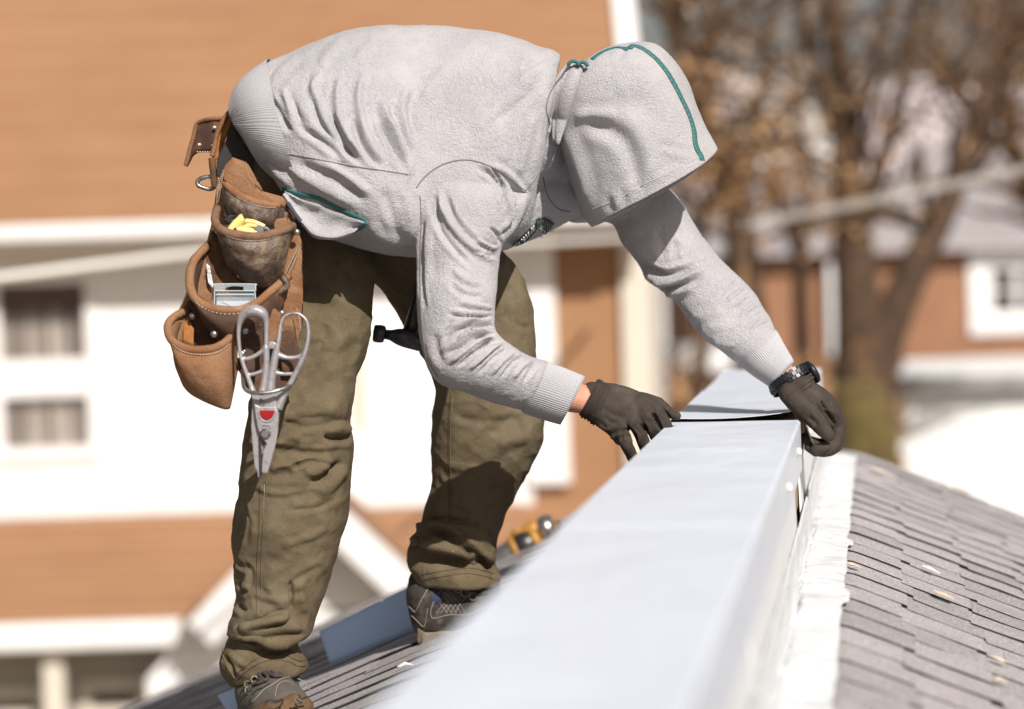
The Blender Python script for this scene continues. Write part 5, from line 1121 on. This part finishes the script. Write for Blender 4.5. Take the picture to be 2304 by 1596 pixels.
# ================================================================== TOOL BELT
belt = empty('tool_belt', W(600, 500, 4.32), 'worn brown suede tool belt with stacked open pouches hanging at the hip', 'tool belt')
def sheet_poly(name, pts, d, m_, parent, th=.003, wob=.003, dfun=None, sub=5):
    """piece of leather from an outline, given real thickness and a gentle warp"""
    bm = bmesh.new(); vs = [bm.verts.new(Vector(W(u, v, dfun(u, v) if dfun else d))) for u, v in pts]; f = bm.faces.new(vs)
    bmesh.ops.triangulate(bm, faces=bm.faces)
    bmesh.ops.subdivide_edges(bm, edges=bm.edges, cuts=sub, use_grid_fill=True)
    me = bpy.data.meshes.new(name); bm.to_mesh(me); bm.free(); me.materials.append(m_); me.polygons.foreach_set('use_smooth', [True]*len(me.polygons))
    V = dense(me)
    if dfun:
        u, v, dd = proj(V); V = np.array([W(a, b, dfun(a, b)) for a, b in zip(u, v)])
    V = V + np.array([VIEW*wob*mnoise.noise(Vector(p*16)) for p in V]); setco(me, V)
    o = bpy.data.objects.new(name, me); COL.objects.link(o); adopt(o, parent)
    s = o.modifiers.new('thickness', 'SOLIDIFY'); s.thickness = th; s.offset = 0; return o
def cord(name, pts, r, m_, parent, n=60, fr=1.0, k=8, wob=0.0):
    """pts: (u,v,depth)"""
    Q = crs(pts, n); P = [W(*q) + VIEW*0 for q in Q]; P = [p + UP*wob*mnoise.noise(Vector(p*60)) for p in P]
    V, F = tube(P, r, k, fr=fr); return mesh_obj(name, V, F, m_, parent)
# waist strap round the hips, the loop and the loose tongue
cx1 = lambda L: [(337.5+.17622*x, 225+.17622*y) for x, y in L]
sheet_poly('waist_strap', cx1([(1080,110),(1000,180),(920,300),(860,450),(820,600),(790,730),(830,790),(880,720),(930,600),(980,450),(1020,330),(1085,160)]), 4.44, M['orangeleather'], belt, .007, .006)
cord('strap_edge', [(*p, 4.425) for p in cx1([(1080,108),(1000,170),(930,270),(870,400),(830,560),(795,720)])], .0045, M['suede'], belt)
sheet_poly('strap_lining', cx1([(1085,160),(1020,330),(980,500),(900,660),(850,800),(860,980),(900,1000),(980,860),(1060,740),(1160,760),(1240,860),(1330,1000),(1330,700),(1200,560),(1100,400)]), 4.40, M['blackleather'], belt, .004, .006)
sheet_poly('loose_tongue', cx1([(940,240),(780,240),(680,262),(600,300),(570,380),(550,480),(515,600),(480,740),(445,835),(470,850),(500,790),(540,710),(600,672),(680,668),(795,672),(830,560),(870,400)]), 4.47, M['suededark'], belt, .006, .006, dfun=lambda u, v: 4.45 + max(0, (480-u))*.0006)
cord('tongue_edge', [(*p, 4.446+max(0, (480-p[0]))*.0006) for p in cx1([(945,238),(780,242),(680,265),(605,300),(575,380),(552,480),(515,600),(482,740),(455,840)])], .0040, M['suede'], belt)
for q in ([(820,350)], [(800,580)], [(625,570)]):
    V, F = blob([(*cx1(q)[0], 4.44, 3.2), (cx1(q)[0][0]+2, cx1(q)[0][1], 4.44, 3)]); mesh_obj('rivet', V, F, M['stitchpale'], belt)
for k in range(7): V, F = tube([W(*cx1([(600+32*k, 664)])[0], 4.444), W(*cx1([(616+32*k, 662)])[0], 4.444)], .0011, 5); mesh_obj('stitch', V, F, M['stitchpale'], belt)
cord('strap_keeper', [(*p, 4.405) for p in cx1([(790,740),(800,850),(815,960),(822,1060),(835,1120)])], .0065, M['suededark'], belt)
ring = crs(cx1([(810,985),(720,985),(640,1010),(605,1050),(620,1095),(690,1125),(770,1140),(820,1110),(835,1050)]), 50)
V, F = tube([W(u, v, 4.42) for u, v in ring[:-2]], .0042, 10, closed=True); mesh_obj('steel_ring', V, F, M['steel'], belt)
# back panel
def bd(u, v): return 4.318 + .0016*max(0, (560-u))*.25 + .00006*abs(v-620)
sheet_poly('back_panel', c1([(590,408),(540,460),(505,530),(475,620),(462,740),(445,860),(410,1000),(400,1040),(330,1120),(290,1240),(270,1340),(240,1420),(200,1500),(260,1560),(420,1640),(600,1700),(860,1730),(1040,1740),(1078,1600),(1082,1400),(1078,1150),(1072,990),(1040,900),(1010,780),(950,690),(800,650),(690,560),(665,470),(680,440)]), 4.33, M['suede'], belt, .004, .006, dfun=bd, sub=6)
sheet_poly('flap', c1([(590,408),(545,460),(520,560),(560,610),(620,660),(720,715),(800,735),(940,745),(760,640),(690,560),(665,470),(678,455)]), 4.30, M['suede'], belt, .005, .004)
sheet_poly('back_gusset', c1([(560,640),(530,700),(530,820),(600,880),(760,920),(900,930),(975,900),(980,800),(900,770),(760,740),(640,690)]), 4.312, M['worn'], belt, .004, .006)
# pockets: curved front wall under a rolled rim, side depth, closed floor
def pocket(name, rim, foot, dback, bulge, m_, rim_m, rimr, n=46, k=22, seed=0, crumple=.006, sag=1.0):
    R0 = crs(rim, n); F0 = crs(foot, n); V = []; F = []
    for i in range(n):
        s = i/(n-1); arc = math.sin(math.pi*s)**.75
        for j in range(k):
            t = j/(k-1); q = R0[i]*(1-t) + F0[i]*t
            dd = dback - arc*bulge*(1 - .55*t*t) - .010*math.sin(math.pi*t)*arc
            p = W(q[0], q[1], dd); w_ = math.sin(math.pi*min(1, t*1.2))*arc
            p = p - VIEW*crumple*w_*(mnoise.noise(Vector(p*28 + np.array([seed, 0, 0]))) + .6*mnoise.noise(Vector(p*70)))
            V.append(p)
    F = [(i*k+j, i*k+j+1, (i+1)*k+j+1, (i+1)*k+j) for i in range(n-1) for j in range(k-1)]
    o = mesh_obj(name, V, F, m_, belt); s_ = o.modifiers.new('t', 'SOLIDIFY'); s_.thickness = .003; s_.offset = 1
    P = [np.array(V[i*k]) + UP*.001 for i in range(n)]
    Vr, Fr = tube(P, rimr*(.85+.15*np.sin(np.linspace(.3, 2.8, n))), 12); r_ = mesh_obj('rolled_rim', Vr, Fr, rim_m, o); noise_disp(r_.data, 60, .0012, seed)
    Q = [np.array(V[i*k+1])*.35+np.array(V[i*k+2])*.65 - VIEW*.0035 for i in range(2, n-2)]
    Vs, Fs = tube(Q, .0016, 6); mesh_obj('welt', Vs, Fs, m_, o)
    mb = MB(); QQ = crs(np.array(Q), 90)
    for a in range(0, 88, 2): mb.add(*tube([QQ[a]-VIEW*.002, QQ[a+1]-VIEW*.002], .0007, 4))
    mb.build('stitching', M['stitchpale'] if rim_m != M['rimleather'] or seed > 2 else M['thread'], o, smooth=True)
    return o
pocket('upper_pocket', c1([(520,570),(555,620),(610,665),(700,715),(790,742),(870,752),(945,748)]), c1([(540,760),(570,830),(640,900),(720,930),(800,935),(880,930),(950,900)]), 4.315, .030, M['worn'], M['suede'], .0075, seed=1)
pocket('middle_pocket', c1([(478,775),(462,840),(475,895),(520,935),(600,962),(700,975),(800,968),(900,945),(980,915),(1012,898)]), c1([(500,960),(520,1080),(560,1180),(640,1250),(700,1290),(770,1320),(830,1330),(890,1290),(940,1200),(975,1050)]), 4.305, .075, M['worn'], M['rimleather'], .0085, seed=2, crumple=.009)
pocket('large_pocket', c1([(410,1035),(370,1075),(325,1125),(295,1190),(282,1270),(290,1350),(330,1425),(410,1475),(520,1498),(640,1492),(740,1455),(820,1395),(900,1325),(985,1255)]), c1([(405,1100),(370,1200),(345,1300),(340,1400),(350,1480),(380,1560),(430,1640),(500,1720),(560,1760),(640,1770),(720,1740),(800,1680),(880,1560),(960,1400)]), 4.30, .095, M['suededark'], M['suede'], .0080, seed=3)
pocket('small_pouch', c2([(302,196),(240,212),(185,245),(145,300),(148,370),(190,440),(270,485),(370,502),(470,498),(560,468),(630,410),(675,345),(680,295)]), c2([(200,420),(195,520),(210,620),(240,700),(280,790),(340,850),(430,900),(510,935),(580,962),(610,968),(630,955),(655,840),(690,660)]), 4.255, .060, M['suede'], M['suede'], .0075, seed=4, crumple=.004)
# inner faces you see over the rims; dark backs hold painted pocket shade and grease
sheet_poly('inner_back_shade', c1([(440,930),(420,1010),(400,1060),(400,1250),(430,1440),(520,1490),(700,1480),(850,1380),(960,1250),(940,1180),(820,1330),(640,1280),(540,1150),(500,960)]), 4.296, M['suededark'], belt, .003, .003)
sheet_poly('inner_back_shade', c2([(310,100),(250,200),(345,240),(350,480),(460,500),(600,470),(680,380),(690,250),(560,180),(420,120)]), 4.262, M['suededark'], belt, .003, .003)
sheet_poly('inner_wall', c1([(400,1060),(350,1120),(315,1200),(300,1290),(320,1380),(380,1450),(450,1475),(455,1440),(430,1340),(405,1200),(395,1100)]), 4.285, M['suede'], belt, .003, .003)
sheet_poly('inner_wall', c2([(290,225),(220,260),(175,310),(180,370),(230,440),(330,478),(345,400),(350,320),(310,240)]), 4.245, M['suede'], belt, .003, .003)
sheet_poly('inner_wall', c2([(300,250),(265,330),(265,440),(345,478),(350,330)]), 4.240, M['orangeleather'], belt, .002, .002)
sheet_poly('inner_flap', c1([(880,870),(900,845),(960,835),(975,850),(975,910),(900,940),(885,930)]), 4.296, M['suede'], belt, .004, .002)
for nm, L, dd in (('stitching', [(520,500),(490,600),(475,700),(462,790)], 4.300), ('stitching', [(540,470),(512,560),(495,660),(478,740)], 4.300), ('stitching', [(380,1090),(340,1160),(320,1240),(312,1340)], 4.278), ('stitching', [(365,1120),(325,1200),(303,1280),(305,1350)], 4.276),
                 ('stitching', [(1050,1040),(1020,1110),(985,1180),(960,1240)], 4.302), ('stitching', [(1068,1045),(1040,1120),(1000,1200),(975,1250)], 4.302), ('stitching', [(910,1480),(930,1600),(960,1700)], 4.300), ('stitching', [(1040,1480),(1060,1560),(1070,1640)], 4.300)):
    Q = crs(c1(L), 44); mb = MB()
    for a in range(0, 42, 2): mb.add(*tube([W(*Q[a], dd), W(*(Q[a]*.3+Q[a+1]*.7), dd)], .0010, 4))
    mb.build(nm, M['stitchpale'], belt, smooth=True)
for L in ([(185,330),(215,290),(270,262)], [(165,300),(200,262),(280,235)]):
    Q = crs(c2(L), 16); mb = MB()
    for a in range(0, 14, 2): mb.add(*tube([W(*Q[a], 4.238), W(*Q[a+1], 4.238)], .0009, 4))
    mb.build('stitching', M['stitchpale'], belt, smooth=True)
# bar-tacked tab on the right of the big rim, rivets, hanging thread
cord('leather_tab', [(*p, 4.27) for p in c1([(940,1250),(970,1300),(960,1330),(930,1350),(860,1410)])], .0060, M['worn'], belt)
for q, dd in ((c1([(1040,938)])[0], 4.292), (c2([(1050,205)])[0], 4.27), (c2([(338,228)])[0], 4.228), (c2([(1098,490)])[0], 4.29), (c2([(1128,600)])[0], 4.29), (c2([(735,530)])[0], 4.22), (c2([(760,345)])[0], 4.22), (c2([(510,372)])[0], 4.20), (c2([(898,330)])[0], 4.21)):
    p = W(*q, dd); V, F = tube([p, p-VIEW*.002, p-VIEW*.004], [.0062, .0060, .003], 14); mesh_obj('rivet', V, F, M['steel'], belt)
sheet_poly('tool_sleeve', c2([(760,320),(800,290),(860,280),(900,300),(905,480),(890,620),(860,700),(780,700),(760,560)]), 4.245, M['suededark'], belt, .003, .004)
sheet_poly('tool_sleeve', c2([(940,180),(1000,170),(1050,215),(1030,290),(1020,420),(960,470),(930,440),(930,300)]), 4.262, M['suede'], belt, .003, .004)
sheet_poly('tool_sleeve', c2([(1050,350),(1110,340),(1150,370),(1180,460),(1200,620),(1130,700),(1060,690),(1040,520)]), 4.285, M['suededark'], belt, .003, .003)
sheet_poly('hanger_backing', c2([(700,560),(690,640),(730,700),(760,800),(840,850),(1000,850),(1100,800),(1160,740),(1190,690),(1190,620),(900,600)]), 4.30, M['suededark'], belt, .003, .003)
# ---- things in the pockets
cz = lambda L: [(393.75+.17624*x, 478.1+.17624*y) for x, y in L]
cl_ = empty('spring_clamp', W(540, 515, 4.28), 'pale yellow and black plastic clamp lying in the middle pouch', 'clamp')
def slab(name, pts, d, th, m_, parent, bev=.0015, tilt=0.0):
    P = [W(u, v, d + tilt*(u-540)) for u, v in pts]; return MB().prism(P, VIEW*th).build(name, m_, parent, bevel=bev)
cord('yellow_handle', [(*p, 4.262) for p in cz([(715,235),(770,170),(840,100),(880,75)])], .0095, M['yellow'], cl_, 20)
cord('yellow_handle', [(*p, 4.262) for p in cz([(780,215),(870,230),(980,260),(1090,290)])], .0080, M['yellow'], cl_, 20)
cord('yellow_arm', [(*p, 4.266) for p in cz([(900,110),(990,120),(1070,150),(1140,185)])], .0045, M['yellow'], cl_, 16)
cord('yellow_arm', [(*p, 4.266) for p in cz([(850,195),(930,165),(1020,170),(1080,190)])], .0040, M['yellow'], cl_, 16)
slab('grip', cz([(1060,155),(1000,215),(1090,270),(1220,275),(1240,255),(1180,185)]), 4.255, .008, M['greyplastic'], cl_)
slab('jaw', cz([(620,160),(640,215),(700,225),(880,60),(800,40),(740,60),(780,110),(720,160)]), 4.258, .010, M['blackplastic'], cl_)
slab('jaw_tip', cz([(610,95),(680,35),(790,35),(740,60),(720,130),(690,140)]), 4.255, .006, M['blackplastic'], cl_)
for k in range(5): slab('grip_ridge', cz([(1130+22*k,200+8*k),(1140+22*k,200+8*k),(1160+20*k,262+2*k),(1150+20*k,264+2*k)]), 4.2530, .002, M['blackplastic'], cl_, 0)
V, F = tube([W(*cz([(768,215)])[0], 4.2525), W(*cz([(768,215)])[0], 4.2500)], .0028, 12); mesh_obj('pivot_hole', V, F, M['suededark'], cl_)
bxp = empty('blister_pack', W(530, 670, 4.24), 'small clear plastic blister box with a pale card standing in the large pouch', 'box')
outer = cz([(495,930),(510,915),(1000,915),(1022,935),(1040,1100),(1030,1220),(505,1220)])
hole = cz([(632,968),(740,945),(875,975),(865,995),(640,990)])
bm = bmesh.new()
V = [W(*p, 4.262) for p in outer + hole]
slab('hang_card', cz([(495,930),(510,915),(640,915),(640,1000),(497,1000)]), 4.262, .001, M['clearplastic'], bxp, 0)
slab('hang_card', cz([(641,915),(872,915),(872,948),(740,940),(641,960)]), 4.262, .001, M['clearplastic'], bxp, 0)
slab('hang_card', cz([(873,915),(1000,915),(1022,935),(1028,1000),(873,1000)]), 4.262, .001, M['clearplastic'], bxp, 0)
V0 = [W(*p, 4.236) for p in cz([(515,1020),(1015,1020),(1030,1240),(505,1240)])]; MB().prism(V0, VIEW*.024).build('blister', M['clearplastic'], bxp, bevel=.004)
V0 = [W(*p, 4.244) for p in cz([(535,1130),(1005,1130),(1012,1240),(520,1240)])]; MB().prism(V0, VIEW*.012).build('card', M['card'], bxp)
for L in ([(500,1002),(1025,1002)], [(515,1050),(1010,1050)], [(505,1010),(500,1220)], [(1020,1010),(1034,1180)], [(495,932),(512,916),(1000,916),(1024,938),(1030,1000)], [(600,1130),(760,1215)]):
    V, F = tube([W(*q, 4.2335) for q in crs(cz(L), 20)], .0010, 6); mesh_obj('moulded_edge', V, F, M['card'], bxp)
tg = empty('paper_tag', W(473, 620, 4.272), 'white printed paper tag tucked at the left inside the large pouch', 'tag')
sheet_poly('paper', cz([(405,650),(445,690),(460,780),(490,930),(480,965),(425,900),(410,760)]), 4.272, M['whiteprint'], tg, .0008, .001)
def text(name, s, u, v, d, size, m_, parent, rot=0.0, ext=.0003):
    c = bpy.data.curves.new(name, 'FONT'); c.body = s; c.size = size; c.align_x = 'CENTER'; c.align_y = 'CENTER'; c.extrude = ext
    o = bpy.data.objects.new(name, c); COL.objects.link(o); o.data.materials.append(m_)
    o.matrix_world = Matrix.Translation(Vector(W(u, v, d))) @ RM.to_4x4() @ Matrix.Rotation(R_(rot), 4, 'Z')
    dg = bpy.context.evaluated_depsgraph_get(); me = bpy.data.meshes.new_from_object(o.evaluated_get(dg)); mw = o.matrix_world.copy(); bpy.data.objects.remove(o)
    me.transform(mw); me.name = name; o2 = bpy.data.objects.new(name, me); COL.objects.link(o2); adopt(o2, parent); return o2
text('tag_print', 'Guir', *cz([(436,762)])[0], 4.2705, .008, M['blackplastic'], tg, -12)
for k in range(3): V, F = tube([W(*cz([(420+4*k, 800+22*k)])[0], 4.2708), W(*cz([(462+4*k, 812+22*k)])[0], 4.2708)], .0004, 4); mesh_obj('print_line', V, F, M['greyplastic'], tg)
V, F = tube([W(*cz([(408, 708)])[0], 4.2708), W(*cz([(452, 728)])[0], 4.2708)], .0005, 4); mesh_obj('print_line', V, F, M['blackplastic'], tg)

# ================================================================== SNIPS
sn = empty('metal_snips', W(600, 850, 4.19), 'grey metal tin snips with a red badge hanging blades down from the tool belt', 'snips')
DS = 4.185
def rib_(name, pts, r, closed=False, d=DS, fr=1.0, n=60, m_=None, taper=None):
    Q = crs(pts, n); 
    if closed: Q = crs(list(pts)+[pts[0]], n)[:-1]
    rr = r if taper is None else np.interp(np.linspace(0, 1, len(Q)), np.linspace(0, 1, len(taper)), taper)
    V, F = tube([W(u, v, d) for u, v in Q], rr, 10, closed=closed, flat=VIEW, fr=fr)
    return V, F
def fusep(name, parts, vox=.0011, it=3, m_=M['snip']): return fuse(name, parts, vox, it, m_, sn)
def ribs(*L): return [rib_('', c2(p), 1, taper=t, d=(dd if dd else DS), fr=f) for p, t, dd, f in L]
plateV = lambda pts, d0, th: (lambda m: (m.V, m.F))(MB().prism([W(u, v, d0) for u, v in pts], VIEW*th))
left = ribs(
    ([(712,470),(706,380),(712,300),(735,235),(785,195),(845,187),(900,215),(926,270),(928,360),(926,470),(915,520)], [.0036,.0036,.0046,.0078,.0108,.0118,.0102,.0056,.0042,.0046,.0056], None, 1.25),
    ([(712,470),(722,540),(750,630),(775,700),(805,780),(828,850)], [.0034,.0036,.0040,.0042,.0048,.0066], None, 1.3),
    ([(926,470),(928,600),(920,700),(908,790),(895,850)], [.0062,.0060,.0062,.0068,.0080], None, 1.3),
    ([(728,572),(790,566),(850,540),(905,500),(926,470)], [.0036,.0038,.0040,.0046,.0052], None, 1.0),
    ([(775,700),(840,688),(905,660),(926,630)], [.0036,.0036,.0036,.0040], None, 1.0))
left.append(plateV(c2([(800,835),(990,835),(1000,900),(1010,960),(1015,985),(900,985),(830,960)]), DS-.006, .012))
fusep('handle', left)
right = ribs(
    ([(1010,500),(1030,400),(1042,300),(1070,235),(1130,208),(1190,212),(1245,260),(1262,330),(1262,400),(1245,490),(1225,550)], [.0060,.0046,.0032,.0028,.0028,.0028,.0030,.0034,.0040,.0044,.0050], DS+.003, 1.5),
    ([(1225,550),(1190,630),(1140,730),(1090,820),(1050,900),(1020,970)], [.0056,.0052,.0052,.0058,.0075,.0085], DS+.003, 1.3),
    ([(1010,500),(995,570),(980,660),(965,760),(960,850)], [.0065,.0070,.0072,.0078,.0090], DS+.003, 1.3),
    ([(1025,540),(1090,560),(1160,560),(1225,540)], [.0060,.0042,.0040,.0044], DS+.003, 1.1),
    ([(1000,680),(1060,690),(1120,690),(1150,690)], [.0046,.0036,.0034,.0036], DS+.003, 1.0))
right.append(plateV(c2([(940,830),(1095,810),(1060,900),(1025,985),(960,985)]), DS-.002, .012))
fusep('handle', right)
# latch
MB().prism([W(*p, DS-.004) for p in c2([(945,440),(960,430),(985,432),(1005,450),(1005,495),(975,488),(945,490)])], VIEW*.01).build('latch', M['snip'], sn, bevel=.001)
# front blade plate with pivot
fusep('blade', [plateV(c2([(830,930),(880,950),(1000,950),(1022,985),(1027,1060),(1020,1150),(1008,1230),(985,1320),(960,1410),(935,1485),(890,1480),(895,1380),(905,1300),(930,1250),(900,1205),(865,1140),(845,1050)]), DS-.009, .009)], .0011, 2)
fusep('blade', [plateV(c2([(815,900),(850,960),(870,1060),(880,1180),(895,1240),(905,1330),(888,1400),(885,1520),(862,1520),(852,1465),(835,1440),(820,1300),(806,1120)]), DS+.003, .007)], .0011, 2)
MB().prism([W(*p, DS-.003) for p in c2([(868,1190),(885,1210),(893,1320),(893,1525),(876,1525),(872,1350)])], VIEW*.004).build('cutting_edge', M['darksteel'], sn, bevel=.0008)
arc = [(875, 980)] + [(932+58*math.cos(a), 985+70*math.sin(a)) for a in np.linspace(math.pi, 0, 15)[0:]] + [(990, 980)]
MB().prism([W(*p, DS-.0115) for p in c2(arc)], VIEW*.005).build('badge', M['red'], sn, bevel=.001)
V, F = tube([W(*p, DS-.0098) for p in crs(c2([(862,985),(872,1030),(900,1062),(935,1072),(975,1055),(998,1015),(1000,985)]), 30)], .0011, 6); mesh_obj('badge_rim', V, F, M['snip'], sn)
pv = W(*c2([(920,1170)])[0], DS-.009); V, F = tube([pv, pv-VIEW*.0012], [.0092, .0092], 24); mesh_obj('washer', V, F, M['steel'], sn)
V, F = tube([pv-VIEW*.0012, pv-VIEW*.005], [.0068, .0066], 6); mesh_obj('pivot_bolt', V, F, M['steel'], sn, False)
V, F = tube([W(*c2([(905,1240)])[0], DS-.0125)]*1 + [W(*c2([(906,1241)])[0], DS-.0126)], .0001, 4)
pill = [(902+0*k, 0) for k in range(0)]
pl = [(900+14*math.cos(a)-0, 1110+14*math.sin(a)) for a in np.linspace(math.pi/2, 3*math.pi/2, 8)] + [(950+14*math.cos(a), 1110+14*math.sin(a)) for a in np.linspace(-math.pi/2, math.pi/2, 8)]
V, F = tube([W(*p, DS-.0096) for p in c2(pl)], .0008, 6, closed=True); mesh_obj('stamp_border', V, F, M['snip'], sn)
text('stamp_letters', 'USA', *c2([(925,1110)])[0], DS-.0096, .0075, M['greyplastic'], sn, 178, .0004)
for L in ([(868,935),(885,905),(900,900),(912,905),(918,925),(905,940),(880,945),(868,935)], [(880,905),(882,885),(895,895)], [(890,915),(893,935)]):
    V, F = tube([W(*p, DS-.0095) for p in crs(c2(L), 24)], .0008, 6); mesh_obj('stamp_emblem', V, F, M['greyplastic'], sn)
# wire holder ring round the snips, riveted to the belt
cord('wire_holder', [(*c2([(738,660)])[0], 4.21), (*c2([(742,740)])[0], 4.19), (*c2([(752,800)])[0], 4.172), (*c2([(790,832)])[0], 4.165), (*c2([(860,842)])[0], 4.16), (*c2([(950,838)])[0], 4.16), (*c2([(1040,815)])[0], 4.165), (*c2([(1110,785)])[0], 4.18), (*c2([(1155,735)])[0], 4.23), (*c2([(1160,690)])[0], 4.29)], .0037, M['steel'], belt, 80)

# ================================================================== HAMMER on the far hip
hmr = empty('hammer', W(900, 755, 4.5), 'dark steel claw hammer hanging between the thighs of the bending worker', 'hammer')
ch = lambda L: [(506+.3877*x, 506+.3877*y) for x, y in L]
V, F = tube([W(*p, 4.56) for p in ch([(862,630),(870,631),(905,633),(925,635),(930,636)])], [.0135, .0165, .0170, .0155, .011], 24, flat=None); mesh_obj('striking_face', V, F, M['darksteel'], hmr)
V, F = tube([W(*p, 4.56) for p in ch([(928,636),(960,640),(1000,648),(1040,655),(1080,670),(1130,695),(1180,700)])], [.009, .010, .015, .018, .017, .013, .006], 18); mesh_obj('head', V, F, M['darksteel'], hmr)
V, F = tube([W(*p, 4.57) for p in ch([(1060,660),(1110,480),(1160,300),(1200,150)])], [.014, .012, .013, .015], 14); mesh_obj('handle', V, F, M['blackplastic'], hmr)
